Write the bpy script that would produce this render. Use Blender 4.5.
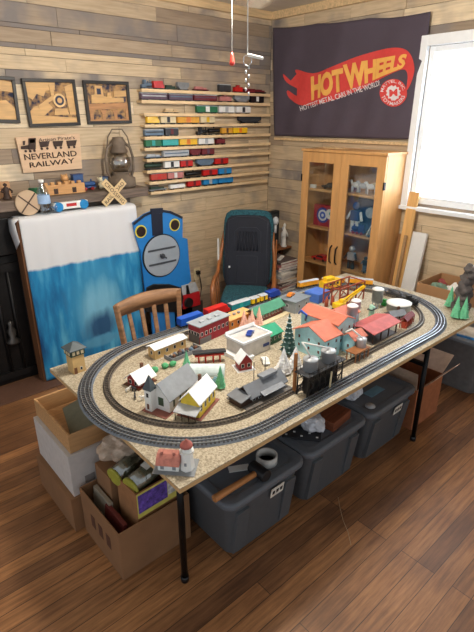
import bpy, bmesh, math, random
from math import sin, cos, pi, radians, sqrt, hypot
from mathutils import Vector, Matrix, noise
random.seed(7)
S = bpy.context.scene
COL = S.collection
for o in list(bpy.data.objects): bpy.data.objects.remove(o)

# ------------------------------------------------------------------ camera, world, lights, exposure
FP, PITCH, AZ, HC = 480.0, radians(22.4), radians(48.6), 1.9
cam = bpy.data.objects.new('camera', bpy.data.cameras.new('camera')); COL.objects.link(cam)
fwd = Vector((cos(AZ)*cos(PITCH), sin(AZ)*cos(PITCH), -sin(PITCH)))
cam.location = (0, 0, HC)
cam.rotation_euler = fwd.to_track_quat('-Z', 'Y').to_euler()
cam.data.sensor_fit = 'VERTICAL'; cam.data.sensor_height = 24; cam.data.lens = 24*FP/632
cam.data.clip_start = .05
S.camera = cam

W = bpy.data.worlds.new('world'); S.world = W; W.use_nodes = True
W.node_tree.nodes['Background'].inputs[0].default_value = (.88, .94, 1, 1)
W.node_tree.nodes['Background'].inputs[1].default_value = .62

def area(name, loc, rot, sx, sy, power, col):
    d = bpy.data.lights.new(name, 'AREA'); d.shape = 'RECTANGLE'; d.size = sx; d.size_y = sy; d.energy = power; d.color = col
    o = bpy.data.objects.new(name, d); COL.objects.link(o); o.location = loc; o.rotation_euler = rot; return o
area('window_daylight', (3.98, 1.36, 1.9), (0, radians(82), 0), 1.3, 1.3, 70, (.80, .90, 1))
d = bpy.data.lights.new('fan_lamp', 'POINT'); d.energy = 88; d.color = (1, .95, .88); d.shadow_soft_size = .10
lamp = bpy.data.objects.new('fan_lamp', d); COL.objects.link(lamp); lamp.location = (1.52, 1.62, 2.40)
S.view_settings.view_transform = 'Standard'; S.view_settings.look = 'None'
S.view_settings.exposure = .36; S.view_settings.gamma = 1; S.view_settings.use_curve_mapping = False

# ------------------------------------------------------------------ measuring: a pixel of the photo to a point on a real plane
def ray(u, v):
    dx, dy = u-237, v-316
    F = FP*cos(PITCH)-dy*sin(PITCH); D = FP*sin(PITCH)+dy*cos(PITCH)
    return F*cos(AZ)+dx*sin(AZ), F*sin(AZ)-dx*cos(AZ), -D
def onz(u, v, z):
    r = ray(u, v); s = (z-HC)/r[2]; return Vector((r[0]*s, r[1]*s, z))
def ony(u, v, y):
    r = ray(u, v); s = y/r[1]; return Vector((r[0]*s, y, HC+r[2]*s))
def onx(u, v, x):
    r = ray(u, v); s = x/r[0]; return Vector((x, r[1]*s, HC+r[2]*s))
TT = .74
def tp(u, v, z=TT): return onz(u, v, z)

# ------------------------------------------------------------------ materials
def lin(c):
    c = c/255; return c/12.92 if c <= .04045 else ((c+.055)/1.055)**2.4
_M = {}
def M(name, rgb, rough=.6, metal=0, var=.12, scale=30, stretch=(1, 1, 1), bump=0, emit=0, coat=0):
    if name in _M: return _M[name]
    m = bpy.data.materials.new(name); m.use_nodes = True; nt = m.node_tree; N = nt.nodes; b = N['Principled BSDF']
    b.inputs['Roughness'].default_value = rough; b.inputs['Metallic'].default_value = metal
    if coat: b.inputs['Coat Weight'].default_value = coat
    c = [lin(x) for x in rgb]
    tc = N.new('ShaderNodeTexCoord'); mp = N.new('ShaderNodeMapping'); mp.inputs['Scale'].default_value = stretch
    nz = N.new('ShaderNodeTexNoise'); nz.inputs['Scale'].default_value = scale; nz.inputs['Detail'].default_value = 4
    r = N.new('ShaderNodeValToRGB'); r.color_ramp.elements[0].position = .3; r.color_ramp.elements[1].position = .7
    r.color_ramp.elements[0].color = [x*(1-var) for x in c]+[1]; r.color_ramp.elements[1].color = [min(1, x*(1+var)) for x in c]+[1]
    L = nt.links.new
    L(tc.outputs['Object'], mp.inputs[0]); L(mp.outputs[0], nz.inputs['Vector']); L(nz.outputs['Fac'], r.inputs[0]); L(r.outputs[0], b.inputs['Base Color'])
    if bump:
        bp = N.new('ShaderNodeBump'); bp.inputs['Strength'].default_value = bump; bp.inputs['Distance'].default_value = .004
        L(nz.outputs['Fac'], bp.inputs['Height']); L(bp.outputs[0], b.inputs['Normal'])
    if emit: b.inputs['Emission Color'].default_value = c+[1]; b.inputs['Emission Strength'].default_value = emit
    _M[name] = m; return m
def wood(name, rgb, dark=.6, scale=6, st=(1, 12, 12), rough=.55):
    m = M(name, rgb, rough, 0, 1-dark, scale, st, bump=.15); return m

def plank_mat(name, st):
    """pallet boards: colour per board from the mesh attribute, plus grain, knots and grey weathering"""
    m = bpy.data.materials.new(name); m.use_nodes = True; nt = m.node_tree; N = nt.nodes; L = nt.links.new; b = N['Principled BSDF']
    b.inputs['Roughness'].default_value = .72
    at = N.new('ShaderNodeAttribute'); at.attribute_name = 'tint'
    sp = N.new('ShaderNodeSeparateColor'); L(at.outputs['Color'], sp.inputs[0])
    tc = N.new('ShaderNodeTexCoord')
    off = N.new('ShaderNodeVectorMath'); off.operation = 'MULTIPLY_ADD'; off.inputs[1].default_value = (7, 7, 7)
    L(at.outputs['Color'], off.inputs[0]); L(tc.outputs['Object'], off.inputs[2])
    mp = N.new('ShaderNodeMapping'); mp.inputs['Scale'].default_value = st; L(off.outputs[0], mp.inputs[0])
    g = N.new('ShaderNodeTexNoise'); g.inputs['Scale'].default_value = 5; g.inputs['Detail'].default_value = 7; L(mp.outputs[0], g.inputs['Vector'])
    g2 = N.new('ShaderNodeTexNoise'); g2.inputs['Scale'].default_value = 3.2; g2.inputs['Detail'].default_value = 3; L(off.outputs[0], g2.inputs['Vector'])
    r = N.new('ShaderNodeValToRGB'); e = r.color_ramp.elements
    def C(*a): return [lin(x) for x in a]+[1]
    e[0].position = 0; e[0].color = C(138, 120, 102); e[1].position = 1; e[1].color = C(232, 214, 184)
    k = e.new(.30); k.color = C(176, 156, 132); k = e.new(.55); k.color = C(208, 186, 154); k = e.new(.8); k.color = C(222, 198, 162)
    L(sp.outputs[0], r.inputs[0])
    gr = N.new('ShaderNodeValToRGB'); gr.color_ramp.elements[0].position = .3; gr.color_ramp.elements[0].color = (.74, .71, .68, 1); gr.color_ramp.elements[1].position = .62; gr.color_ramp.elements[1].color = (1.0, 1.0, 1.0, 1)
    L(g.outputs['Fac'], gr.inputs[0])
    mx = N.new('ShaderNodeMix'); mx.data_type = 'RGBA'; mx.blend_type = 'MULTIPLY'; mx.inputs[0].default_value = .85
    L(r.outputs[0], mx.inputs[6]); L(gr.outputs[0], mx.inputs[7])
    st2 = N.new('ShaderNodeMath'); st2.operation = 'MULTIPLY_ADD'; st2.inputs[1].default_value = 1.0; L(g2.outputs['Fac'], st2.inputs[0])
    md = N.new('ShaderNodeMath'); md.operation = 'MULTIPLY'; md.inputs[1].default_value = .30; L(sp.outputs[1], md.inputs[0]); L(md.outputs[0], st2.inputs[2])
    rr = N.new('ShaderNodeValToRGB'); rr.color_ramp.elements[0].position = .62; rr.color_ramp.elements[1].position = .90; L(st2.outputs[0], rr.inputs[0])
    mx2 = N.new('ShaderNodeMix'); mx2.data_type = 'RGBA'; mx2.inputs[7].default_value = C(128, 120, 116)
    L(rr.outputs[0], mx2.inputs[0]); L(mx.outputs[2], mx2.inputs[6]); L(mx2.outputs[2], b.inputs['Base Color'])
    bp = N.new('ShaderNodeBump'); bp.inputs['Strength'].default_value = .25; bp.inputs['Distance'].default_value = .004; L(g.outputs['Fac'], bp.inputs['Height']); L(bp.outputs[0], b.inputs['Normal'])
    return m

def floor_mat():
    m = bpy.data.materials.new('floor_boards'); m.use_nodes = True; nt = m.node_tree; N = nt.nodes; L = nt.links.new; b = N['Principled BSDF']
    tc = N.new('ShaderNodeTexCoord')
    br = N.new('ShaderNodeTexBrick'); br.inputs['Scale'].default_value = 1; br.inputs['Brick Width'].default_value = 1.7; br.inputs['Row Height'].default_value = .083
    br.inputs['Mortar Size'].default_value = .0022; br.inputs['Mortar Smooth'].default_value = .6; br.offset = .37; br.offset_frequency = 3; br.inputs['Bias'].default_value = 0
    def C(*a): return [lin(x) for x in a]+[1]
    br.inputs['Color1'].default_value = C(178, 128, 84); br.inputs['Color2'].default_value = C(120, 84, 58); br.inputs['Mortar'].default_value = C(62, 42, 30)
    L(tc.outputs['Object'], br.inputs[0])
    mp = N.new('ShaderNodeMapping'); mp.inputs['Scale'].default_value = (1, 14, 1); L(tc.outputs['Object'], mp.inputs[0])
    g = N.new('ShaderNodeTexNoise'); g.inputs['Scale'].default_value = 4.5; g.inputs['Detail'].default_value = 8; g.inputs['Roughness'].default_value = .65; L(mp.outputs[0], g.inputs['Vector'])
    gr = N.new('ShaderNodeValToRGB'); gr.color_ramp.elements[0].position = .33; gr.color_ramp.elements[0].color = (.42, .37, .33, 1); gr.color_ramp.elements[1].position = .64; gr.color_ramp.elements[1].color = (1.12, 1.08, 1.0, 1)
    L(g.outputs['Fac'], gr.inputs[0])
    mx = N.new('ShaderNodeMix'); mx.data_type = 'RGBA'; mx.blend_type = 'MULTIPLY'; mx.inputs[0].default_value = .9
    L(br.outputs['Color'], mx.inputs[6]); L(gr.outputs[0], mx.inputs[7])
    w = N.new('ShaderNodeTexNoise'); w.inputs['Scale'].default_value = 2.3; w.inputs['Detail'].default_value = 5; L(tc.outputs['Object'], w.inputs['Vector'])
    wr = N.new('ShaderNodeValToRGB'); wr.color_ramp.elements[0].position = .35; wr.color_ramp.elements[0].color = (.5, .45, .44, 1); wr.color_ramp.elements[1].position = .55; wr.color_ramp.elements[1].color = (1, 1, 1, 1)
    L(w.outputs['Fac'], wr.inputs[0])
    mx2 = N.new('ShaderNodeMix'); mx2.data_type = 'RGBA'; mx2.blend_type = 'MULTIPLY'; mx2.inputs[0].default_value = .6
    L(mx.outputs[2], mx2.inputs[6]); L(wr.outputs[0], mx2.inputs[7]); L(mx2.outputs[2], b.inputs['Base Color'])
    rm = N.new('ShaderNodeMapRange'); rm.inputs[3].default_value = .36; rm.inputs[4].default_value = .6; L(g.outputs['Fac'], rm.inputs[0]); L(rm.outputs[0], b.inputs['Roughness'])
    bp = N.new('ShaderNodeBump'); bp.inputs['Strength'].default_value = .2; bp.inputs['Distance'].default_value = .003; L(g.outputs['Fac'], bp.inputs['Height']); L(bp.outputs[0], b.inputs['Normal'])
    return m

def speckle(name, a, b2, scale):
    m = bpy.data.materials.new(name); m.use_nodes = True; nt = m.node_tree; N = nt.nodes; L = nt.links.new; b = N['Principled BSDF']
    b.inputs['Roughness'].default_value = .95
    tc = N.new('ShaderNodeTexCoord'); v = N.new('ShaderNodeTexNoise'); v.inputs['Scale'].default_value = scale; v.inputs['Detail'].default_value = 3
    r = N.new('ShaderNodeValToRGB'); r.color_ramp.elements[0].position = .38; r.color_ramp.elements[1].position = .6
    r.color_ramp.elements[0].color = [lin(x) for x in a]+[1]; r.color_ramp.elements[1].color = [lin(x) for x in b2]+[1]
    L(tc.outputs['Object'], v.inputs['Vector']); L(v.outputs['Fac'], r.inputs[0]); L(r.outputs[0], b.inputs['Base Color'])
    bp = N.new('ShaderNodeBump'); bp.inputs['Strength'].default_value = .4; bp.inputs['Distance'].default_value = .002; L(v.outputs['Fac'], bp.inputs['Height']); L(bp.outputs[0], b.inputs['Normal'])
    return m
def glass_mat(name, tint=(1, 1, 1), op=.14):
    m = bpy.data.materials.new(name); m.use_nodes = True; nt = m.node_tree; N = nt.nodes; L = nt.links.new
    N.remove(N['Principled BSDF']); t = N.new('ShaderNodeBsdfTransparent'); t.inputs[0].default_value = (*tint, 1)
    g = N.new('ShaderNodeBsdfGlossy'); g.inputs['Roughness'].default_value = .06; x = N.new('ShaderNodeMixShader'); x.inputs[0].default_value = op
    L(t.outputs[0], x.inputs[1]); L(g.outputs[0], x.inputs[2]); L(x.outputs[0], N['Material Output'].inputs[0]); return m

# ------------------------------------------------------------------ mesh building
class B:
    def __init__(s): s.bm = bmesh.new(); s.mats = []; s.mi = 0; s.lay = None
    def m(s, mat):
        if mat not in s.mats: s.mats.append(mat)
        s.mi = s.mats.index(mat); return s
    def face(s, vs, smooth=False):
        try:
            f = s.bm.faces.new(vs); f.material_index = s.mi; f.smooth = smooth; return f
        except ValueError: return None
    def box(s, c, d, rz=0, rx=0, ry=0, taper=1):
        mt = Matrix.Translation(c) @ Matrix.Rotation(rz, 4, 'Z') @ Matrix.Rotation(rx, 4, 'X') @ Matrix.Rotation(ry, 4, 'Y')
        v = []
        for z in (-1, 1):
            k = taper if z < 0 else 1
            for x, y in ((-1, -1), (1, -1), (1, 1), (-1, 1)): v.append(s.bm.verts.new(mt @ Vector((x*d[0]/2*k, y*d[1]/2*k, z*d[2]/2))))
        fs = []
        for q in ((3, 2, 1, 0), (4, 5, 6, 7), (0, 1, 5, 4), (1, 2, 6, 5), (2, 3, 7, 6), (3, 0, 4, 7)): fs.append(s.face([v[i] for i in q]))
        return fs
    def bb(s, a, b): # box by two corners
        return s.box([(a[i]+b[i])/2 for i in range(3)], [abs(b[i]-a[i]) for i in range(3)])
    def bar(s, p, q, w, h=None):
        p = Vector(p); q = Vector(q); dd = q-p; h = h or w
        rz = math.atan2(dd.y, dd.x); ry = -math.atan2(dd.z, hypot(dd.x, dd.y))
        return s.box((p+q)/2, (dd.length, w, h), rz=rz, ry=ry)
    def cyl(s, p, q, r, r2=None, n=16, cap=True, smooth=True):
        p = Vector(p); q = Vector(q); r2 = r if r2 is None else r2; d = (q-p).normalized()
        u = d.orthogonal().normalized(); w = d.cross(u); A = []; Bq = []
        for i in range(n):
            a = 2*pi*i/n; e = u*cos(a)+w*sin(a); A.append(s.bm.verts.new(p+e*r)); Bq.append(s.bm.verts.new(q+e*max(r2, 1e-5)))
        for i in range(n):
            j = (i+1) % n; s.face([A[i], A[j], Bq[j], Bq[i]], smooth)
        if cap: s.face(A[::-1]); s.face(Bq)
        return s
    def tube(s, pts, r, n=8, closed=False):
        pts = [Vector(p) for p in pts]; rings = []; u = None; N = len(pts)
        for i, p in enumerate(pts):
            d = (pts[(i+1) % N]-pts[i-1]) if closed else (pts[min(i+1, N-1)]-pts[max(i-1, 0)])
            d.normalize(); u = (d.orthogonal() if u is None else u-d*u.dot(d)).normalized(); w = d.cross(u)
            rr = r[i] if isinstance(r, (list, tuple)) else r
            rings.append([s.bm.verts.new(p+(u*cos(2*pi*k/n)+w*sin(2*pi*k/n))*rr) for k in range(n)])
        for i in range(N if closed else N-1):
            a, b = rings[i], rings[(i+1) % N]
            for k in range(n): s.face([a[k], a[(k+1) % n], b[(k+1) % n], b[k]], True)
        if not closed: s.face(rings[0][::-1]); s.face(rings[-1])
        return s
    def lathe(s, prof, c=(0, 0, 0), n=20, smooth=True):
        c = Vector(c); rings = []
        for r, z in prof: rings.append([s.bm.verts.new(c+Vector((r*cos(2*pi*k/n), r*sin(2*pi*k/n), z))) for k in range(n)] if r > 1e-5 else [s.bm.verts.new(c+Vector((0, 0, z)))])
        for a, b in zip(rings, rings[1:]):
            for k in range(n):
                k2 = (k+1) % n
                if len(a) == 1 and len(b) == 1: continue
                if len(a) == 1: s.face([a[0], b[k2], b[k]], smooth)
                elif len(b) == 1: s.face([a[k], a[k2], b[0]], smooth)
                else: s.face([a[k], a[k2], b[k2], b[k]], smooth)
        if len(rings[0]) > 1: s.face(rings[0][::-1])
        if len(rings[-1]) > 1: s.face(rings[-1])
        return s
    def prism(s, poly, f0, f1):
        """poly 2-D outline, f0/f1 map (a,b) to 3-D for the two faces"""
        A = [s.bm.verts.new(f0(*p)) for p in poly]; Bq = [s.bm.verts.new(f1(*p)) for p in poly]; n = len(poly)
        fs = [s.face(A[::-1]), s.face(Bq)]
        for i in range(n): fs.append(s.face([A[i], A[(i+1) % n], Bq[(i+1) % n], Bq[i]]))
        return fs
    def px(s, poly, x0, x1): return s.prism(poly, lambda a, b: (x0, a, b), lambda a, b: (x1, a, b))
    def py(s, poly, y0, y1): return s.prism(poly, lambda a, b: (a, y0, b), lambda a, b: (a, y1, b))
    def pz(s, poly, z0, z1): return s.prism(poly, lambda a, b: (a, b, z0), lambda a, b: (a, b, z1))
    def ball(s, c, r, sc=(1, 1, 1), sub=2, wob=0, seed=0):
        mt = Matrix.Translation(c) @ Matrix.Diagonal((*sc, 1))
        g = bmesh.ops.create_icosphere(s.bm, subdivisions=sub, radius=r, matrix=mt)
        for v in g['verts']:
            if wob: v.co += (v.co-Vector(c)).normalized()*noise.noise(v.co*(1.3/r)+Vector((seed, 0, 0)))*wob
            for f in v.link_faces: f.material_index = s.mi; f.smooth = True
        return s
    def build(s, name, parent=None, bev=0, seg=2, sub=0, mat=None):
        if mat: s.m(mat)
        bmesh.ops.recalc_face_normals(s.bm, faces=s.bm.faces)
        me = bpy.data.meshes.new(name); s.bm.to_mesh(me); s.bm.free()
        for m in s.mats: me.materials.append(m)
        o = bpy.data.objects.new(name, me); COL.objects.link(o)
        if parent: o.parent = parent
        if bev:
            b = o.modifiers.new('bevel', 'BEVEL'); b.width = bev; b.segments = seg; b.limit_method = 'ANGLE'; b.angle_limit = .6
        if sub: q = o.modifiers.new('subsurf', 'SUBSURF'); q.levels = sub; q.render_levels = sub
        return o
def q(mat): return B().m(mat)
def tag(o, label, cat, group=None, kind=None):
    o['label'] = label; o['category'] = cat
    if group: o['group'] = group
    if kind: o['kind'] = kind
    return o
def thing(name, label, cat, loc=(0, 0, 0), rz=0, group=None):
    o = bpy.data.objects.new(name, None); COL.objects.link(o); o.empty_display_size = .05
    o.location = loc; o.rotation_euler = (0, 0, rz); return tag(o, label, cat, group)
def struct(o): o['kind'] = 'structure'; return o
def origin(o, c):
    """move a top-level mesh's origin to its base"""
    c = Vector(c); o.data.transform(Matrix.Translation(-c)); o.location = c; return o

# text laid on a plane: quad gives bl, br, tr, tl in photo pixels, f maps pixels to the plane
def text_mesh(txt, shear=0, space=1.0, bold=0):
    c = bpy.data.curves.new('t', 'FONT'); c.body = txt; c.extrude = 0; c.shear = shear; c.space_character = space; c.resolution_u = 3; c.offset = bold
    o = bpy.data.objects.new('t', c); COL.objects.link(o); dg = bpy.context.evaluated_depsgraph_get()
    me = bpy.data.meshes.new_from_object(o.evaluated_get(dg)); bpy.data.objects.remove(o)
    xs = [v.co.x for v in me.vertices]; ys = [v.co.y for v in me.vertices]
    return me, min(xs), max(xs), min(ys), max(ys)
def put_text(txt, fn, mat, name, parent=None, depth=None, **k):
    """fn(a,b) with a,b in 0..1 gives the 3-D point"""
    me, x0, x1, y0, y1 = text_mesh(txt, **k)
    bm = bmesh.new(); bm.from_mesh(me); bpy.data.meshes.remove(me)
    for v in bm.verts: v.co = Vector(fn((v.co.x-x0)/(x1-x0), (v.co.y-y0)/(y1-y0)))
    if depth:
        g = bmesh.ops.extrude_face_region(bm, geom=list(bm.faces))
        for e in g['geom']:
            if isinstance(e, bmesh.types.BMVert): e.co += Vector(depth)
    m2 = bpy.data.meshes.new(name); bm.to_mesh(m2); bm.free(); m2.materials.append(mat)
    o = bpy.data.objects.new(name, m2); COL.objects.link(o)
    if parent: o.parent = parent
    return o
def quadmap(bl, br, tr, tl, f):
    def g(a, b):
        u = (bl[0]*(1-a)+br[0]*a)*(1-b)+(tl[0]*(1-a)+tr[0]*a)*b; v = (bl[1]*(1-a)+br[1]*a)*(1-b)+(tl[1]*(1-a)+tr[1]*a)*b
        return f(u, v)
    return g

# ------------------------------------------------------------------ palette
white = M('white_paint', (232, 232, 228), .5, var=.04); snow = M('snow_white', (238, 240, 242), .8, var=.05)
cream = M('cream_paint', (222, 205, 165), .6); black = M('black_plastic', (22, 22, 24), .4); blackm = M('black_metal', (20, 20, 22), .35, .6)
dark = M('dark_grey', (52, 54, 58), .5); grey = M('mid_grey', (130, 134, 138), .6); lgrey = M('light_grey', (178, 182, 186), .55)
red = M('toy_red', (196, 32, 30), .35); maroon = M('maroon', (110, 30, 38), .45); blue = M('toy_blue', (28, 88, 190), .3); sky = M('bright_blue', (36, 130, 190), .35)
yellow = M('toy_yellow', (236, 188, 30), .35); orange = M('toy_orange', (226, 128, 34), .4); green = M('toy_green', (34, 110, 72), .5); teal = M('teal', (40, 165, 160), .4)
silver = M('silver', (190, 194, 200), .3, .25); chrome = M('chrome', (200, 202, 205), .15, 1); dgreen = M('dark_green', (38, 60, 46), .5)
purple = M('purple_grey', (92, 70, 88), .5); bgrey = M('blue_grey', (96, 116, 136), .5); brown = M('brown', (104, 62, 38), .55); dbrown = M('dark_brown', (58, 38, 28), .6)
glassdark = M('window_dark', (34, 40, 48), .15); tanw = M('tan_wall', (206, 170, 112), .6); pine = wood('pine_board', (214, 184, 140), .8, 5, (1, 12, 12))
cardb = M('cardboard', (136, 98, 66), .85, var=.1, scale=9); cardl = M('cardboard_light', (178, 134, 88), .85, var=.1, scale=9); paper = M('paper', (220, 216, 206), .7)
pink = M('pink_bristle', (240, 190, 170), .8); paleg = M('pale_green_bristle', (112, 196, 150), .75); orr = M('orange_roof', (196, 112, 88), .7); lblue = M('light_blue_wall', (176, 222, 230), .6)

# ------------------------------------------------------------------ room
FX0, FY0 = -1.8, -1.8
b = q(floor_mat()); b.bb((FX0, FY0, -.05), (3.75, 3.75, 0)); struct(b.build('floor'))
ceilm = M('ceiling_board', (214, 206, 192), .7, var=.06, scale=3, stretch=(1, 8, 1))
b = q(ceilm); b.bb((FX0, FY0, 2.81), (3.8, 3.8, 2.86)); struct(b.build('ceiling'))

WY0, WY1, WZ0, WZ1 = 1.12, 2.06, 1.262, 2.385     # window opening on the right wall
def planks(name, horiz, lo, hi, hole=None, seed=1, special=()):
    rnd = random.Random(seed); bm = bmesh.new(); lay = bm.loops.layers.float_color.new('tint'); z = 0.0
    def add(a0, a1, z0, z1, d, t):
        if hole and a1 > hole[0] and a0 < hole[1] and z1 > hole[2] and z0 < hole[3]:
            h0, h1, h2, h3 = hole
            if z0 < h2: add(a0, a1, z0, h2-.0005, d, t)
            if z1 > h3: add(a0, a1, h3+.0005, z1, d, t)
            zz0, zz1 = max(z0, h2), min(z1, h3)
            if a0 < h0: add(a0, h0-.0005, zz0, zz1, d, t)
            if a1 > h1: add(h1+.0005, a1, zz0, zz1, d, t)
            return
        if z1-z0 < .004 or a1-a0 < .004: return
        P = (lambda a, dd, zz: (a, 3.70-dd, zz)) if horiz else (lambda a, dd, zz: (3.70-dd, a, zz))
        e = .0015
        vs = [bm.verts.new(P(*p)) for p in ((a0+e, -.012, z0+e), (a1-e, -.012, z0+e), (a1-e, -.012, z1-e), (a0+e, -.012, z1-e), (a0+e, d, z0+e), (a1-e, d, z0+e), (a1-e, d, z1-e), (a0+e, d, z1-e))]
        for f in ((4, 5, 6, 7), (0, 1, 5, 4), (1, 2, 6, 5), (2, 3, 7, 6), (3, 0, 4, 7)):
            ff = bm.faces.new([vs[i] for i in f])
            for l in ff.loops: l[lay] = (*t, 1)
    thin = [2.335, 2.452] if horiz else []
    while z < 2.80:
        hh = min(rnd.choice((.088, .095, .1, .12, .135)), 2.81-z); a = lo-rnd.random(); isthin = False
        if thin and z+hh > thin[0]:
            if thin[0]-z < .03: hh = .028; thin.pop(0); isthin = True
            else: hh = thin[0]-z
        while a < hi:
            ln = rnd.choice((.5, .75, 1.0, 1.0, 1.25)); t = (rnd.random(), rnd.random(), rnd.random())
            for s0, s1, sz0, sz1, tv, gv in special:
                if sz0 <= z+hh/2 <= sz1 and a+ln/2 > s0 and a+ln/2 < s1: t = (tv+rnd.uniform(-.06, .06), gv, t[2])
            if isthin: t = (.05, 1.2, t[2])
            x0, x1 = max(a, lo), min(a+ln, hi)
            if x1 > x0: add(x0, x1, z, z+hh, rnd.uniform(0, .005), t)
            a += ln
        z += hh
    bmesh.ops.recalc_face_normals(bm, faces=bm.faces)
    me = bpy.data.meshes.new(name); bm.to_mesh(me); bm.free()
    me.materials.append(plank_mat(name+'_boards', (1, 12, 14) if horiz else (12, 1, 14)))
    o = bpy.data.objects.new(name, me); COL.objects.link(o); return struct(o)
planks('wall_left', True, FX0, 3.695, seed=4, special=((-2, 4, 2.16, 2.33, .6, .3), (-2, 4, 2.45, 2.6, .3, .95), (1.0, 2.6, 1.84, 2.15, .95, .1), (1.6, 2.4, 1.42, 1.83, .2, .8), (2.2, 3.7, 1.3, 2.1, .6, .2), (2.2, 3.7, .3, 1.28, .7, .25), (2.3, 3.7, 2.12, 2.5, .35, .6)))
planks('wall_right', False, FY0, 3.70, hole=(WY0, WY1, WZ0, WZ1), seed=11, special=((2, 3.7, 0, 1.74, .5, .45), (0, 2.1, 0, 1.25, .7, .2), (0, 3.7, 2.62, 2.81, .55, .3)))
gap = M('dark_gap', (70, 56, 44), .9)
b = q(gap); b.bb((FX0, 3.706, 0), (3.8, 3.80, 2.81)); struct(b.build('wall_left_backing')); 
b = q(gap)
b.bb((3.706, FY0, 0), (3.80, WY0, 2.81)); b.bb((3.706, WY1, 0), (3.80, 3.706, 2.81)); b.bb((3.706, WY0, 0), (3.80, WY1, WZ0)); b.bb((3.706, WY0, WZ1), (3.80, WY1, 2.81))
struct(b.build('wall_right_backing'))
bpy.data.objects['wall_left_backing'].name = 'wall_left_core'; bpy.data.objects['wall_right_backing'].name = 'wall_right_core'
b = q(pine); b.bb((1.9, 3.66, 2.745), (3.69, 3.694, 2.808)); struct(b.build('trim_1'))
b = q(pine); b.bb((3.66, 0, 2.745), (3.694, 3.66, 2.808)); struct(b.build('trim_2'))

# window
wtrim = M('window_white', (236, 238, 240), .45, var=.02)
w = q(wtrim)
for a, c in (((3.655, WY0-.07, WZ0-.02), (3.694, WY0, WZ1+.07)), ((3.655, WY1, WZ0-.02), (3.694, WY1+.055, WZ1+.07)), ((3.655, WY0, WZ1), (3.694, WY1, WZ1+.07)), ((3.63, WY0-.09, WZ0-.05), (3.694, WY1+.075, WZ0-.02)), ((3.70, WY0, WZ0), (3.78, WY0+.04, WZ1)), ((3.70, WY1-.04, WZ0), (3.78, WY1, WZ1)), ((3.70, WY0+.04, WZ1-.04), (3.78, WY1-.04, WZ1)), ((3.70, WY0+.04, WZ0), (3.78, WY1-.04, WZ0+.04)), ((3.74, WY0+.04, 1.80), (3.77, WY1-.04, 1.84))): w.bb(a, c)
w = struct(w.build('window_1', bev=.003))
pane = q(glass_mat('window_glass', (1, 1, 1), .05)); pane.bb((3.775, WY0+.04, WZ0+.04), (3.779, WY1-.04, WZ1-.04)); pane.build('pane', w)
bl = thing('window_blind', 'white slatted blind hanging across the bright window', 'blind', (3.72, (WY0+WY1)/2, WZ0))
blm = bpy.data.materials.new('blind_slat'); blm.use_nodes = True
_n = blm.node_tree; _d = _n.nodes['Principled BSDF']; _d.inputs['Base Color'].default_value = (.9, .92, .95, 1); _t = _n.nodes.new('ShaderNodeBsdfTranslucent'); _t.inputs[0].default_value = (.9, .93, .97, 1)
_x = _n.nodes.new('ShaderNodeMixShader'); _x.inputs[0].default_value = .55; _n.links.new(_d.outputs[0], _x.inputs[1]); _n.links.new(_t.outputs[0], _x.inputs[2]); _n.links.new(_x.outputs[0], _n.nodes['Material Output'].inputs[0])
s_ = q(blm); HW = (WY1-WY0)/2-.045
for i in range(46): s_.box((0, 0, .06+i*.0225), (.024, 2*HW, .0012), ry=radians(-28))
s_.build('slats', bl); s_ = q(wtrim); s_.bb((-.018, -HW, 1.082), (.018, HW, 1.118)); s_.build('head_rail', bl, bev=.003); s_ = q(wtrim); s_.bb((-.013, -HW, .042), (.013, HW, .055)); s_.build('bottom_rail', bl)
cordm = M('cord_white', (225, 225, 220), .7); s_ = q(cordm)
for yy in (-.3, 0, .3): s_.cyl((-.016, yy, .05), (-.016, yy, 1.09), .001, n=6)
s_.build('cord', bl)
# daylight is a lit yard outside: bright sheet of sky behind the pane comes from a real emitter (the overcast sky)
skyp = bpy.data.materials.new('overcast_sky'); skyp.use_nodes = True; _n = skyp.node_tree; _n.nodes.remove(_n.nodes['Principled BSDF'])
_e = _n.nodes.new('ShaderNodeEmission'); _e.inputs[0].default_value = (.86, .94, 1, 1); _e.inputs[1].default_value = 3.2; _n.links.new(_e.outputs[0], _n.nodes['Material Output'].inputs[0])
b = q(skyp); b.bb((6.0, -2.5, -.5), (6.05, 5.5, 5)); struct(b.build('sky'))

# outlet on the left wall
ot = thing('wall_outlet', 'pale wall outlet with a dark plug low on the plank wall', 'outlet', ony(197, 274, 3.69))
s_ = q(cream); s_.box((0, 0, 0), (.075, .008, .12)); s_.build('cover_plate', ot, bev=.003)
s_ = q(black); s_.box((0, -.02, .02), (.035, .035, .035)); s_.tube([(0, -.035, .01), (.01, -.04, -.05), (.03, -.03, -.14), (.01, -.02, -.25)], .004); s_.build('plug', ot)

# ------------------------------------------------------------------ ceiling fan and its pull chains
fan = thing('ceiling_fan', 'white ceiling fan with a lit glass globe above the train table', 'ceiling fan', (1.52, 1.62, 2.80))
s_ = q(white); s_.lathe([(.07, 0), (.07, -.03), (.02, -.05), (.02, -.12), (.09, -.14), (.11, -.17), (.11, -.22), (.06, -.25), (.06, -.26)]); s_.build('motor', fan)
for k in range(4):
    s_ = q(wood('fan_blade', (120, 84, 54))); s_.box((.38*cos(k*pi/2+.4), .38*sin(k*pi/2+.4), -.17), (.46, .12, .008), rz=k*pi/2+.4, rx=.2); s_.build('blade', fan, bev=.003)
s_ = q(glass_mat('globe_glass', (1, .98, .94), .1)); s_.lathe([(.05, -.26), (.10, -.30), (.125, -.37), (.11, -.44), (.06, -.49), (0, -.50)]); s_.build('lamp_globe', fan)
def at_y(u, v, y): return ony(u, v, y)
pa = at_y(232, 58, 1.66); pb = at_y(247.5, 55, 1.50)
c1 = thing('pull_chain', 'white pull cord ending in a small red tassel, left of the two hanging cords', 'pull chain', pa)
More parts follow.
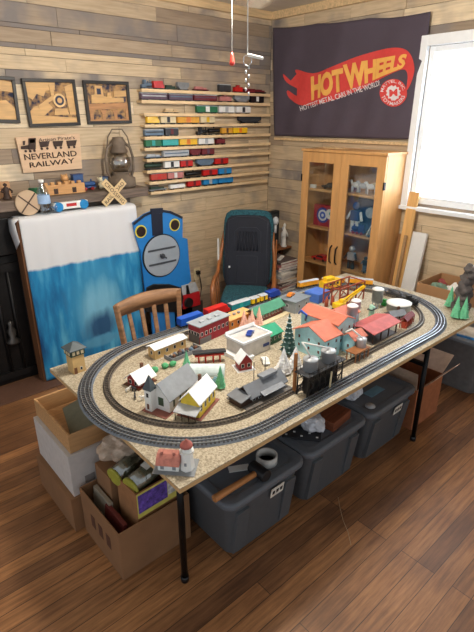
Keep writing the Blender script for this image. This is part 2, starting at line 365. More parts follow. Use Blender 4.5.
s_ = q(cordm); s_.cyl((0, 0, 0), (0, 0, 2.55-pa.z), .0022, n=6); s_.build('cord', c1)
s_ = q(M('red_glass', (220, 70, 60), .3)); s_.lathe([(.003, .02), (.006, .01), (.010, -.012), (.012, -.022), (.004, -.028)], n=10); s_.build('pull_knob', c1)
c2 = thing('pull_chain', 'white pull cord holding a key ring, short white bar and beaded charms', 'pull chain', pb)
s_ = q(cordm); s_.cyl((0, 0, 0), (0, 0, 2.55-pb.z), .0026, n=6); s_.build('cord', c2)
s_ = q(chrome); s_.tube([(.016*cos(a)*.7, -.016*cos(a)*.7, -.018+.018*sin(a)) for a in [k*pi/8 for k in range(16)]], .0018, closed=True); s_.build('ring', c2)
s_ = q(white); s_.bar((.0, -.0, 0), (.045, -.04, -.012), .011); s_.build('bar', c2, bev=.004)
for k in range(7): 
    s_ = q(silver); s_.ball((.004*(-1)**k, -.004*(-1)**k, -.042-.015*k), .0042, (1, 1, 1.7), 1); s_.build('charm', c2)

# ------------------------------------------------------------------ train cars
def railcar(kind, body, L=.17, H=.058, Wd=.034, label='', loc=(0, 0, 0), rz=0, group=None, accent=None, parts=True):
    nm = {'box': 'toy_boxcar', 'tank': 'toy_tank_car', 'hopper': 'toy_hopper_car', 'flat': 'toy_flat_car', 'gondola': 'toy_gondola', 'caboose': 'toy_caboose', 'diesel': 'toy_diesel_engine', 'steam': 'toy_steam_engine', 'coach': 'toy_passenger_coach'}[kind]
    t = thing(nm, label, 'toy train', loc, rz, group); w0 = H*.16; acc = accent or dark; h = H
    s_ = q(body)
    if kind == 'box': s_.bb((-L/2, -Wd/2, w0+.003), (L/2, Wd/2, h*.88)); s_.m(acc); s_.bb((-L*.1, -Wd/2-.001, w0+.006), (L*.1, -Wd/2, h*.84))
    elif kind == 'tank': s_.cyl((-L/2, 0, h*.55), (L/2, 0, h*.55), Wd*.48); s_.cyl((0, 0, h*.8), (0, 0, h), Wd*.2)
    elif kind == 'hopper': s_.prism([(-L/2, h*.9), (L/2, h*.9), (L/2, h*.5), (L*.3, w0), (-L*.3, w0), (-L/2, h*.5)], lambda a, z: (a, -Wd/2, z), lambda a, z: (a, Wd/2, z)); [s_.bb((-L/2+L*k/7-.001, -Wd/2-.0015, h*.45), (-L/2+L*k/7+.001, Wd/2+.0015, h*.9)) for k in range(8)]
    elif kind == 'gondola': s_.bb((-L/2, -Wd/2, w0), (L/2, -Wd/2+.002, h*.6)); s_.bb((-L/2, Wd/2-.002, w0), (L/2, Wd/2, h*.6)); s_.bb((-L/2, -Wd/2, w0), (-L/2+.002, Wd/2, h*.6)); s_.bb((L/2-.002, -Wd/2, w0), (L/2, Wd/2, h*.6)); s_.m(acc); s_.bb((-L/2+.004, -Wd/2+.004, w0), (L/2-.004, Wd/2-.004, h*.5))
    elif kind == 'flat': s_.bb((-L/2, -Wd/2, w0), (L/2, Wd/2, w0+.008)); s_.m(acc); s_.bb((-L*.4, -Wd*.35, w0+.008), (L*.1, Wd*.35, h*.55)); s_.bb((L*.14, -Wd*.3, w0+.008), (L*.38, Wd*.3, h*.45))
    elif kind == 'caboose': s_.bb((-L*.4, -Wd/2, w0+.003), (L*.4, Wd/2, h*.7)); s_.bb((-L*.12, -Wd*.4, h*.7), (L*.12, Wd*.4, h*.92))
    elif kind == 'diesel': s_.prism([(-L/2, w0+.003), (L/2, w0+.003), (L/2, h*.5), (L*.42, h*.6), (L*.36, h*.92), (-L/2, h*.88)], lambda a, z: (a, -Wd/2, z), lambda a, z: (a, Wd/2, z))
    elif kind == 'coach': s_.bb((-L/2, -Wd/2, w0+.003), (L/2, Wd/2, h*.82)); s_.m(acc); s_.bb((-L*.46, -Wd/2-.001, h*.5), (L*.46, Wd/2+.001, h*.66))
    elif kind == 'steam':
        s_.cyl((-L*.1, 0, h*.5), (L*.46, 0, h*.5), Wd*.38); s_.bb((-L*.48, -Wd/2, w0+.003), (-L*.1, Wd/2, h*.5)); s_.bb((-L*.26, -Wd/2, h*.5), (-L*.08, Wd/2, h*.92)); s_.bb((-L*.3, -Wd*.55, h*.92), (-L*.05, Wd*.55, h*.97))
        s_.cyl((L*.36, 0, h*.6), (L*.36, 0, h*.98), Wd*.1, Wd*.16, 10); s_.cyl((L*.14, 0, h*.6), (L*.14, 0, h*.86), Wd*.15, n=10); s_.bb((-L*.48, -Wd*.4, w0), (L*.48, Wd*.4, w0+.004))
    s_.build('body', t, bev=.0015)
    if not parts: return t
    if kind in ('box', 'coach'):
        s_ = q(lgrey if body is not silver else grey); s_.prism([(-Wd*.53, h*.87 if kind == 'box' else h*.81), (Wd*.53, h*.87 if kind == 'box' else h*.81), (Wd*.3, h*.97), (-Wd*.3, h*.97)], lambda a, z: (-L/2-.001, a, z), lambda a, z: (L/2+.001, a, z)); s_.build('roof', t)
    if kind == 'caboose':
        s_ = q(dark); s_.bb((-L*.48, -Wd*.53, h*.7), (L*.48, Wd*.53, h*.73)); s_.bb((-L*.14, -Wd*.45, h*.92), (L*.14, Wd*.45, h*.95)); s_.build('roof', t)
    s_ = q(black); s_.bb((-L*.48, -Wd*.3, w0-.001), (L*.48, Wd*.3, w0+.003)); s_.bar((-L*.56, 0, w0), (L*.56, 0, w0), .004); s_.build('underframe', t)
    for sx in (-.33, .33):
        s_ = q(black)
        for dx in (-.06, .06): s_.cyl((L*(sx+dx), -Wd*.42, w0*.5+.0005), (L*(sx+dx), Wd*.42, w0*.5+.0005), w0*.5+.0005, n=10)
        s_.bb((L*(sx-.09), -Wd*.44, w0*.4), (L*(sx+.09), -Wd*.36, w0*.9)); s_.build('truck', t)
    return t

# ------------------------------------------------------------------ wall shelves of trains
names_m = {}
def cn(m): return m.name.replace('toy_', '').replace('_paint', '').replace('_', ' ')
SH = [ # (u0,v0,u1,v1), cars: (kind, material, zoom x0, zoom x1, accent)
 ((139.5, 92.6, 267.7, 93.6), [('steam', bgrey, 38, 74, 0), ('diesel', red, 76, 110, 0), ('flat', dgreen, 112, 150, dgreen), ('hopper', grey, 152, 188, 0), ('flat', maroon, 203, 250, M('faded_pink', (190, 120, 116), .6)), ('box', dark, 283, 320, 0), ('caboose', red, 328, 360, 0), ('gondola', maroon, 362, 396, dbrown), ('flat', dbrown, 398, 432, maroon)], 'topmost'),
 ((139.5, 104.2, 267.7, 102.6), [('coach', purple, 36, 120, lgrey), ('coach', purple, 124, 200, bgrey), ('coach', maroon, 203, 277, purple), ('caboose', M('faded_pink', (190, 120, 116)), 280, 326, 0), ('hopper', grey, 332, 378, 0), ('box', black, 382, 424, white)], 'second'),
 ((142, 116.2, 268, 114), [('flat', pine, 108, 158, pine), ('box', green, 213, 278, white), ('box', white, 281, 331, lgrey), ('box', white, 337, 382, dark)], 'third'),
 ((142.6, 127.2, 268, 123.6), [('diesel', yellow, 55, 95, 0), ('box', cream, 98, 147, dark), ('box', M('mustard', (220, 160, 50), .5), 150, 220, orange), ('box', cream, 223, 270, yellow), ('hopper', dark, 345, 415, 0)], 'fourth'),
 ((142.6, 139.2, 268, 133.8), [('coach', bgrey, 48, 108, dark), ('box', dark, 112, 155, maroon), ('steam', black, 213, 248, 0), ('tank', black, 250, 286, 0), ('box', M('mustard', (220, 160, 50)), 291, 325, brown), ('box', yellow, 327, 372, orange)], 'fifth'),
 ((142.6, 150.6, 268, 142.6), [('box', green, 50, 101, teal), ('box', teal, 104, 155, teal), ('box', yellow, 157, 214, orange), ('box', white, 218, 266, lgrey), ('caboose', maroon, 271, 305, 0)], 'sixth'),
 ((145, 162.3, 268, 151.3), [('flat', bgrey, 50, 103, lgrey), ('coach', lgrey, 106, 188, bgrey), ('hopper', maroon, 190, 225, 0), ('box', maroon, 228, 268, purple)], 'seventh'),
 ((145, 173.7, 268, 160.8), [('tank', dgreen, 50, 103, 0), ('box', white, 110, 158, black), ('box', red, 161, 200, maroon), ('hopper', bgrey, 212, 266, 0), ('box', red, 269, 312, maroon)], 'eighth'),
 ((147.4, 185.4, 267, 170), [('box', M('brick_red', (184, 62, 48)), 68, 118, red), ('box', M('faded_pink', (190, 120, 116)), 120, 170, white), ('tank', black, 177, 228, 0), ('box', red, 232, 278, maroon), ('box', sky, 281, 322, bgrey)], 'ninth'),
 ((149, 195.2, 265, 178.6), [('flat', grey, 60, 118, dgreen), ('gondola', white, 127, 175, black), ('box', red, 184, 225, maroon), ('box', sky, 232, 278, lgrey), ('box', sky, 280, 327, sky)], 'lowest')]
kn = {'box': 'boxcar', 'tank': 'tank car', 'hopper': 'hopper car', 'flat': 'loaded flat car', 'gondola': 'gondola', 'caboose': 'caboose', 'diesel': 'diesel engine', 'steam': 'steam engine', 'coach': 'passenger coach'}
for (u0, v0, u1, v1), cars, word in SH:
    a = ony(u0, v0, 3.655); c = ony(u1, v1, 3.655); zz = (a.z+c.z)/2; ang = math.atan2(c.z-a.z, c.x-a.x)
    b = q(pine); b.bb((a.x, 3.625, zz-.008), (c.x, 3.693, zz+.008)); b.m(wood('pine_lip', (226, 196, 152), .8, 5)); b.bb((a.x, 3.619, zz-.012), (c.x, 3.625, zz+.012))
    tag(origin(b.build('wall_shelf'), (a.x, 3.66, zz)), 'narrow pine train shelf on the plank wall, %s of ten counted downward' % word, 'shelf', 'train display shelves')
    for i, (k, m_, z0, z1, ac) in enumerate(cars):
        ua, ub = 130+z0/3.16, 130+z1/3.16; vm = v0+(v1-v0)*((ua+ub)/2-u0)/(u1-u0)-3
        x0, x1 = ony(ua, vm, 3.64).x, ony(ub, vm, 3.64).x
        pos = 'leftmost' if i == 0 else ('rightmost' if i == len(cars)-1 else '%s from the left' % ('', 'second', 'third', 'fourth', 'fifth', 'sixth', 'seventh', 'eighth')[i])
        railcar(k, m_, (x1-x0)-.006, .072 if k != 'coach' else .064, .034, '%s model %s, %s on the %s wall shelf' % (cn(m_), kn[k], pos, word), ((x0+x1)/2, 3.657, zz+.008), 0, 'model trains on the wall shelves', ac or None)

# ------------------------------------------------------------------ pictures and sign on the left wall
frm = M('frame_black', (34, 30, 28), .45); bw = wood('laser_wood', (206, 164, 108), .85, 8, (1, 1, 8)); navy = M('navy_inlay', (40, 46, 70), .6); navp = speckle('navy_fretwork', (40, 46, 70), (176, 138, 92), 26)
def Lw(y): return lambda u, v: ony(u, v, y)
def picture(px4, label, art):
    """px4 tl tr br bl in photo pixels on the wall plane"""
    P = [ony(u, v, 3.685) for u, v in px4]; c = sum(P, Vector())/4
    wd = ((P[1]-P[0]).length+(P[2]-P[3]).length)/2; ht = ((P[0]-P[3]).length+(P[1]-P[2]).length)/2
    t = thing('framed_picture', label, 'picture', (c.x, 3.688, c.z-ht/2), 0, 'framed train pictures')
    tilt = math.atan2(P[1].z-P[0].z, P[1].x-P[0].x); t.rotation_euler = (0, -tilt, 0)
    s_ = q(frm); e = .022
    s_.bb((-wd/2, -.02, 0), (wd/2, 0, e)); s_.bb((-wd/2, -.02, ht-e), (wd/2, 0, ht)); s_.bb((-wd/2, -.02, e), (-wd/2+e, 0, ht-e)); s_.bb((wd/2-e, -.02, e), (wd/2, 0, ht-e)); s_.build('frame', t, bev=.002)
    s_ = q(navp); s_.bb((-wd/2+e, -.006, e), (wd/2-e, -.001, ht-e)); s_.build('backing', t)
    art(t, wd-2*e, ht-2*e, e); return t
def fy(s_, poly, W_, H_, e, d=.012): s_.py([((a-.5)*W_, e+c*H_) for a, c in poly], -d, -.0062)
def art_engine(t, W_, H_, e):
    s_ = q(bw)
    fy(s_, [(0, 0), (1, 0), (1, .12), (0, .22)], W_, H_, e, .009)
    fy(s_, [(0, .22), (.3, .2), (.5, .38), (.42, .5), (.12, .42), (0, .3)], W_, H_, e, .009)
    fy(s_, [(0, 1), (0, .66), (.1, .58), (.2, .72), (.34, .66), (.4, .8), (.6, .82), (.62, 1)], W_, H_, e, .009)
    fy(s_, [(.86, .2), (1, .2), (1, .98), (.82, .9)], W_, H_, e, .009)
    s_.build('cutout_landscape', t)
    s_ = q(wood('laser_wood_pale', (226, 190, 134), .85, 8, (1, 1, 8))); cx, cz, r = .16*W_, e+.56*H_, .17*H_
    s_.cyl((cx, -.016, cz), (cx, -.0062, cz), r, n=20); s_.m(navy); s_.cyl((cx, -.0175, cz), (cx, -.016, cz), r*.72, n=20); s_.m(bw); s_.cyl((cx, -.019, cz), (cx, -.0175, cz), r*.4, n=16)
    fy(s_, [(.5, .66), (.56, .66), (.58, .95), (.48, .95)], W_, H_, e, .014)
    fy(s_, [(.2, .36), (.56, .6), (.54, .7), (.2, .44)], W_, H_, e, .013); fy(s_, [(.5, .2), (.84, .2), (.8, .36), (.54, .36)], W_, H_, e, .015)
    s_.build('cutout_engine', t)
def art_viaduct(t, W_, H_, e):
    s_ = q(wood('laser_wood_red', (176, 128, 84), .8, 8, (1, 1, 8)))
    fy(s_, [(0, .3), (1, .34), (1, .5), (0, .46)], W_, H_, e, .010)
    for k in range(4): fy(s_, [(.02+k*.3, 0), (.1+k*.3, 0), (.1+k*.3, .3), (.02+k*.3, .3)] if k < 3 else [(.93, 0), (1, 0), (1, .34), (.93, .34)], W_, H_, e, .010)
    for k in range(3):
        for j in (0, 1):
            x0 = .1+k*.3 if j == 0 else .32+k*.3
            fy(s_, [(x0, .3), (x0, .2), (x0+(.05 if j == 0 else -.05), .3)], W_, H_, e, .010)
    fy(s_, [(0, 0), (1, 0), (1, .04), (0, .04)], W_, H_, e, .011); s_.build('cutout_viaduct', t)
    s_ = q(bw); fy(s_, [(.08, .48), (.9, .52), (.9, .64), (.6, .64), (.58, .78), (.5, .78), (.48, .66), (.4, .68), (.38, .95), (.2, .95), (.18, .72), (.1, .7)], W_, H_, e, .013)
    s_.m(navy); fy(s_, [(.24, .72), (.34, .72), (.34, .88), (.24, .88)], W_, H_, e, .0135); s_.m(bw); fy(s_, [(.66, .66), (.98, .68), (.98, .84), (.66, .82)], W_, H_, e, .012); s_.build('cutout_train', t)
def art_left(t, W_, H_, e):
    s_ = q(bw); fy(s_, [(0, 0), (1, 0), (1, .3), (.8, .5), (.6, .46), (.4, .7), (0, .6)], W_, H_, e, .01); fy(s_, [(.5, .75), (1, .7), (1, .95), (.6, 1)], W_, H_, e, .01); s_.build('cutout_landscape', t)
picture([(-38, 73), (12.5, 77), (20, 121.5), (-28, 124)], 'black framed wooden train picture cut off by the left photo edge', art_left)
picture([(20.5, 78.3), (74, 79.5), (81, 124.5), (30.5, 128)], 'black framed wood cutout of a steam engine under smoke, middle of three frames', art_engine)
picture([(82, 80.2), (128, 81.8), (131.5, 123.5), (88, 124)], 'black framed wood cutout of a train crossing a three-arch viaduct', art_viaduct)
P = [ony(u, v, 3.685) for u, v in ((15, 137.5), (79, 133.5), (81.5, 168.5), (23, 173))]
sg = thing('wooden_sign', 'pale wooden sign with burnt lettering and a little train above the mantel', 'sign', (0, 0, 0))
sgm = wood('sign_wood', (214, 180, 146), .9, 5, (1, 1, 6))
s_ = q(sgm)
s_.prism([(p.x, p.z) for p in P], lambda a, z: (a, 3.672, z), lambda a, z: (a, 3.69, z)); s_.build('board', sg, bev=.001)
burn = M('burnt_letters', (58, 40, 32), .7)
L2 = Lw(3.671); zc = lambda x, y: (10+x/5.743, 70+y/5.743)
def zq(*p): return [zc(*a) for a in p]
put_text("Artisan Pirate's", quadmap(*zq((165, 412), (372, 396), (370, 376), (163, 392)), L2), burn, 'small_lettering', sg, (0, -.002, 0))
put_text("NEVERLAND", quadmap(*zq((85, 518), (385, 494), (380, 462), (78, 484)), L2), burn, 'lettering', sg, (0, -.002, 0), bold=.01)
put_text("RAILWAY", quadmap(*zq((115, 562), (372, 534), (368, 505), (110, 532)), L2), burn, 'lettering', sg, (0, -.002, 0), bold=.01)
s_ = q(burn)
def sp(poly): s_.prism(zq(*poly), lambda a, z: L2(a, z), lambda a, z: ony(a, z, 3.668))
sp([(62, 455), (62, 438), (110, 430), (110, 455)]); sp([(105, 458), (105, 392), (148, 390), (148, 456)][::1]); sp([(74, 432), (72, 408), (88, 406), (86, 430)])
for k in range(3): x = 166+k*78; sp([(x, 412-k*3), (x+62, 408-k*3), (x+54, 440-k*3), (x+8, 444-k*3)])
for x, y in ((90, 466), (116, 466), (140, 463), (182, 452), (214, 450), (262, 447), (292, 446), (338, 444), (368, 442)):
    c_ = L2(*zc(x, y)); s_.cyl(c_, c_+Vector((0, -.003, 0)), .009, n=12)
s_.m(sgm); sp([(112, 420), (112, 398), (142, 396), (142, 418)]); s_.build('engraved_train', sg)
sg.location = (P[3]+P[2])/2
for o_ in sg.children: o_.data.transform(Matrix.Translation(Vector((0, -.0012 if o_.name.startswith('engraved') else 0, 0))-sg.location))

# ------------------------------------------------------------------ flag on the right wall
fl = thing('racing_flag', 'dark cloth flag with a red flame logo and yellow lettering pinned beside the window', 'flag', (3.66, 2.88, 1.75))
Fc = [onx(272.5, 27.5, 3.66), onx(431, 11.5, 3.66), onx(415.5, 139.5, 3.66), onx(274, 135.5, 3.66)]
def wav(y, z): return 3.668-.010*sin(9*y+3*z)-.006*sin(23*y+7*z)*(.4+.6*(z < 2.3))-.006*noise.noise(Vector((y*3, z*3, 0)))
fm = M('flag_cloth', (78, 68, 80), .8, var=.08, scale=4); bm = B(); bm.m(fm); nx, nz = 70, 44; G = []
for j in range(nz+1):
    row = []
    for i in range(nx+1):
        a, c = i/nx, j/nz; top = Fc[0].lerp(Fc[1], a); bot = Fc[3].lerp(Fc[2], a); top.z -= .022*sin(pi*a)*0+.012*abs(sin(3*pi*a)); p = bot.lerp(top, c)
        row.append(bm.bm.verts.new((wav(p.y, p.z), p.y, p.z)))
    G.append(row)
for j in range(nz):
    for i in range(nx): bm.face([G[j][i], G[j][i+1], G[j+1][i+1], G[j+1][i]], True)
fo = bm.build('cloth', fl); so = fo.modifiers.new('solid', 'SOLIDIFY'); so.thickness = .0015; so.offset = 0
fz = lambda x, y: (280+x/3.16, 15+y/3.16)
def Fw(d):
    def g(u, v): p = onx(u, v, 3.66); return Vector((wav(p.y, p.z)-d, p.y, p.z))
    return g
def decal(poly, d, mat, name):
    bm_ = bmesh.new(); vs = []; N_ = len(poly); pts = []
    for i in range(N_):
        p0, p1, p2, p3 = [Vector(poly[(i+k-1) % N_]) for k in range(4)]
        for s in range(4):
            t = s/4; pts.append(.5*((2*p1)+(p2-p0)*t+(2*p0-5*p1+4*p2-p3)*t*t+(3*p1-p0-3*p2+p3)*t**3))
    # column-wise fill so the shape follows the cloth: triangulate then subdivide
    vs = [bm_.verts.new((p.x, p.y, 0)) for p in pts]; f = bm_.faces.new(vs); bmesh.ops.triangulate(bm_, faces=[f])
    for _ in range(4):
        es = [e for e in bm_.edges if e.calc_length() > 14]
        if not es: break
        bmesh.ops.subdivide_edges(bm_, edges=es, cuts=1); bmesh.ops.triangulate(bm_, faces=[f for f in bm_.faces if len(f.verts) > 3])
    g = Fw(d)
    for v in bm_.verts: v.co = g(*fz(v.co.x, v.co.y))
    me = bpy.data.meshes.new(name); bm_.to_mesh(me); bm_.free(); me.materials.append(mat); o = bpy.data.objects.new(name, me); COL.objects.link(o); o.parent = fl; return o
fred = M('flag_red', (214, 66, 62), .7, var=.05); fyel = M('flag_yellow', (238, 178, 88), .7, var=.04); fwh = M('flag_white', (226, 220, 222), .7, var=.03)
decal([(12, 186), (40, 214), (74, 218), (52, 192), (48, 172), (100, 184), (160, 166), (240, 132), (320, 108), (380, 104), (412, 122), (427, 165), (420, 205), (402, 238), (405, 190), (388, 172), (330, 196), (240, 240), (170, 268), (110, 284), (60, 284), (26, 262), (22, 238), (50, 256), (88, 252), (96, 240), (60, 236), (22, 214)], .004, fred, 'flame')
def arc_text(x0, x1, base, top):
    return lambda a, c: Fw(.008)(*fz(x0(c)+(x1(c)-x0(c))*a, base(a)*(1-c)+top(a)*c))
put_text('HOT', arc_text(lambda c: 98-8*c, lambda c: 205-5*c, lambda a: 272-34*a, lambda a: 196-30*a), fyel, 'lettering', fl, shear=.15, space=.95, bold=.05)
put_text('WHEELS', arc_text(lambda c: 212-12*c, lambda c: 396+8*c, lambda a: 240-75*a, lambda a: 158-36*a**.8), fyel, 'lettering', fl, shear=.1, space=.92, bold=.05)
put_text('HOTTEST METAL CARS IN THE WORLD!', quadmap(fz(64, 304), fz(318, 222), fz(312, 205), fz(60, 289), Fw(.006)), fwh, 'slogan_lettering', fl, space=1.0, bold=.012)
ccx, ccy, cr = 360, 246, 44
decal([(ccx+cr*cos(k*pi/8), ccy+cr*1.0*sin(k*pi/8)) for k in range(16)], .007, fred, 'badge')
def ring_text(r0, r1, a0, a1): return lambda a, c: Fw(.010)(*fz(ccx+(r0+(r1-r0)*c)*cos(a0+(a1-a0)*a), ccy+(r0+(r1-r0)*c)*sin(a0+(a1-a0)*a)))
put_text('MATTEL, INC.', ring_text(30, 41, radians(-175), radians(-12)), fwh, 'badge_lettering', fl, bold=.01)
put_text('TOYMAKERS', ring_text(40, 29, radians(165), radians(15)), fwh, 'badge_lettering', fl, bold=.01)
gear = []
for k in range(24): rr = 25 if k % 2 else 20; gear.append((ccx+rr*cos(k*pi/12), ccy+rr*sin(k*pi/12)))
decal(gear, .009, fwh, 'badge_gear')
put_text('M', quadmap(fz(ccx-13, ccy+13), fz(ccx+14, ccy+10), fz(ccx+13, ccy-13), fz(ccx-13, ccy-10), Fw(.012)), fred, 'badge_lettering', fl, bold=.03)
for o_ in fl.children: o_.data.transform(Matrix.Translation(-fl.location))
# thin lath under the flag
b = q(pine); a = onx(283, 137.5, 3.68); b.bb((3.668, 2.12, 1.70), (3.693, 3.60, 1.722)); struct(b.build('trim_3'))

# ------------------------------------------------------------------ fireplace, mantel and draped stand
blackst = M('cast_iron', (26, 24, 24), .5, .3, var=.3, scale=12, bump=.3); oldw = wood('grey_old_wood', (104, 88, 76), .55, 5)
fp = thing('fireplace', 'black iron fireplace front behind the draped stand under the mantel', 'fireplace', (.9, 3.565, 0))
s_ = q(blackst); s_.bb((-.95, 0, 0), (-.62, .13, 1.26)); s_.bb((.78, 0, 0), (1.02, .13, 1.26)); s_.bb((-.62, 0, 1.0), (.78, .13, 1.26)); s_.build('surround', fp, bev=.006)
s_ = q(blackst); s_.bb((-.6, .03, 0), (.76, .13, .99)); 
for k in range(14): s_.cyl((-.52+k*.095, .015, .05), (-.52+k*.095, .015, .92), .012, n=8)
s_.bb((-.58, .0, .05), (.74, .03, .1)); s_.bb((-.58, 0, .88), (.74, .03, .94)); s_.build('grate', fp)
for k in range(3):
    s_ = q(M('pewter', (92, 88, 84), .35, .7)); s_.lathe([(.04, 0), (.05, .02), (.02, .05), (.035, .1), (.012, .14), (.02, .17), (0, .19)], c=(-.40+.2*k, .0, .33), n=14); s_.build('finial', fp)
hb = q(M('hearth_tile', (96, 66, 50), .6)); hb.bb((.25, 3.30, 0), (1.12, 3.56, .012)); tag(origin(hb.build('hearth_slab', bev=.003), (.7, 3.45, 0)), 'thin brown hearth slab on the floor before the black fireplace', 'hearth')
b = q(oldw); b.bb((-.15, 3.47, 1.315), (2.10, 3.695, 1.385)); b.bb((-.1, 3.565, 1.262), (1.98, 3.69, 1.315)); tag(origin(b.build('mantel_shelf', bev=.004), (1, 3.58, 1.25)), 'thick weathered wood mantel shelf on the plank wall', 'mantel')
MT = 1.336
# stand with towel
st = thing('display_stand', 'tall dark wooden stand in front of the fireplace carrying a blue and white towel', 'stand', (1.47, 3.43, 0))
sdw = wood('stand_wood', (112, 72, 44), .7, 4, (12, 12, 1)); s_ = q(sdw); s_.bb((-.43, 0, .0), (.45, .022, 1.235)); s_.bb((-.445, -.01, 0), (-.41, .10, 1.235)); s_.bb((.41, -.01, 0), (.445, .10, 1.235)); s_.bb((-.445, -.01, 1.235), (.445, .1, 1.257)); s_.build('panel', st, bev=.002)
def towel_mat():
    m = bpy.data.materials.new('beach_towel'); m.use_nodes = True; nt = m.node_tree; N = nt.nodes; L = nt.links.new; b = N['Principled BSDF']; b.inputs['Roughness'].default_value = .9
    tc = N.new('ShaderNodeTexCoord'); sx = N.new('ShaderNodeSeparateXYZ'); L(tc.outputs['Object'], sx.inputs[0])
    def C(*a): return [lin(x) for x in a]+[1]
    mp = N.new('ShaderNodeMapping'); mp.inputs['Scale'].default_value = (5, 1, 1.1); L(tc.outputs['Object'], mp.inputs[0])
    n = N.new('ShaderNodeTexNoise'); n.inputs['Scale'].default_value = 2.2; n.inputs['Detail'].default_value = 5; L(mp.outputs[0], n.inputs['Vector'])
    r = N.new('ShaderNodeValToRGB'); e = r.color_ramp.elements; e[0].position = .3; e[0].color = C(12, 74, 124); e[1].position = .72; e[1].color = C(96, 178, 208); k = e.new(.5); k.color = C(30, 128, 178); L(n.outputs['Fac'], r.inputs[0])
    def blob(cx, cz, rx, rz, soft):
        a = N.new('ShaderNodeMapping'); a.inputs['Location'].default_value = (-cx/rx, 0, -cz/rz); a.inputs['Scale'].default_value = (1/rx, 0, 1/rz); L(tc.outputs['Object'], a.inputs[0])
        l = N.new('ShaderNodeVectorMath'); l.operation = 'LENGTH'; L(a.outputs[0], l.inputs[0])
        w = N.new('ShaderNodeMath'); w.operation = 'MULTIPLY_ADD'; w.inputs[1].default_value = 1.1; L(n.outputs['Fac'], w.inputs[0]); L(l.outputs['Value'], w.inputs[2])
        q_ = N.new('ShaderNodeMapRange'); q_.inputs[1].default_value = 1.5; q_.inputs[2].default_value = 1.5-soft; L(w.outputs[0], q_.inputs[0]); return q_
    cur = r.outputs[0]
    for (cx, cz, rx, rz, soft, col) in ((.07, .55, .30, .44, .5, C(60, 142, 182)), (.07, .48, .22, .30, .6, C(120, 182, 208)), (.07, .34, .17, .17, .5, C(40, 84, 122)), (.07, .22, .2, .06, .3, C(84, 152, 186))):
        bl_ = blob(cx, cz, rx, rz, soft); mx = N.new('ShaderNodeMix'); mx.data_type = 'RGBA'; L(bl_.outputs[0], mx.inputs[0]); L(cur, mx.inputs[6]); mx.inputs[7].default_value = col; cur = mx.outputs[2]
    z2 = N.new('ShaderNodeMath'); z2.operation = 'MULTIPLY_ADD'; z2.inputs[1].default_value = .05; L(n.outputs['Fac'], z2.inputs[0]); L(sx.outputs[2], z2.inputs[2])
    s3 = N.new('ShaderNodeMapRange'); s3.inputs[1].default_value = .915; s3.inputs[2].default_value = .935; L(z2.outputs[0], s3.inputs[0])
    mx = N.new('ShaderNodeMix'); mx.data_type = 'RGBA'; L(s3.outputs[0], mx.inputs[0]); L(cur, mx.inputs[6]); mx.inputs[7].default_value = C(216, 216, 218); cur = mx.outputs[2]
    L(cur, b.inputs['Base Color']); return m
tw = thing('beach_towel', 'white-topped blue sea coloured towel draped over the tall stand', 'towel', (1.47, 3.43, 0))
bm = B(); bm.m(towel_mat()); G = []; nx = 60
prof = [(-.016, .02+1.24*k/50) for k in range(51)]+[(-.008, 1.265), (.01, 1.273), (.05, 1.273), (.09, 1.273), (.112, 1.271), (.118, 1.24), (.12, 1.16), (.12, 1.1)]
for j, (y, z) in enumerate(prof):
    row = []
    for i in range(nx+1):
        a = i/nx; x = -.43+.90*a; fold = .010*sin(a*17+.6*sin(z*3))*(1-z/1.6)+.006*sin(a*41+z*2)*(1-z/1.5)
        if z < 1.26: yy = y-abs(fold)-.004 if y < 0 else y+.002
        else: yy = y
        zz = z-.012*a*0
        row.append(bm.bm.verts.new((x-.012*(1-z)*0, yy, zz)))
    G.append(row)
for j in range(len(prof)-1):
    for i in range(nx): bm.face([G[j][i], G[j][i+1], G[j+1][i+1], G[j+1][i]], True)
# corner of cloth hanging over the left end of the stand
e0 = [bm.bm.verts.new(p) for p in ((-.43, -.02, 1.27), (-.43, .11, 1.27), (-.462, .11, 1.255), (-.462, -.02, 1.245), (-.468, .10, 1.175), (-.464, .03, 1.055), (-.45, -.018, 1.115))]
bm.face([e0[0], e0[1], e0[2], e0[3]], True); bm.face([e0[3], e0[2], e0[4], e0[5], e0[6]], True)
to = bm.build('cloth', tw); to.modifiers.new('solid', 'SOLIDIFY').thickness = .003

# things on the mantel / stand top
ds = thing('wood_slice', 'round wooden disc with a dark cross leaning at the left end of the draped stand', 'wood slice', ony(29, 213, 3.47))
ds.location.z = 1.277; s_ = q(wood('slice_wood', (196, 168, 138), .85, 8, (1, 1, 1))); s_.cyl((0, 0, .085), (0, -.02, .085), .085, n=28); s_.build('disc', ds, bev=.003)
s_ = q(M('burnt_cross', (90, 72, 60), .8))
for a in (.75, -.85): s_.box((0, -.021, .085), (.165, .002, .009), ry=a)
s_.build('cross', ds)
bt = thing('water_bottle', 'clear plastic water bottle with pale blue label beside the round wooden disc', 'bottle', ony(45, 209, 3.455)); bt.location.z = 1.277
gl = glass_mat('clear_plastic', (.86, .92, .96), .22); s_ = q(gl); s_.lathe([(.028, 0), (.032, .01), (.030, .03), (.033, .05), (.033, .1), (.03, .12), (.014, .155), (.012, .165)]); s_.build('body', bt)
s_ = q(M('label_blue', (160, 190, 225), .5)); s_.cyl((0, 0, .055), (0, 0, .1), .0342, cap=False, n=20); s_.build('label', bt); s_ = q(white); s_.cyl((0, 0, .163), (0, 0, .178), .014); s_.build('cap', bt)
gb = q(gl); gb.ball((0, 0, .036), .036, sub=3); g_ = tag(gb.build('glass_ball'), 'small clear crystal ball next to the water bottle', 'glass ball'); g_.location = ony(53.5, 208, 3.455); g_.location.z = 1.277
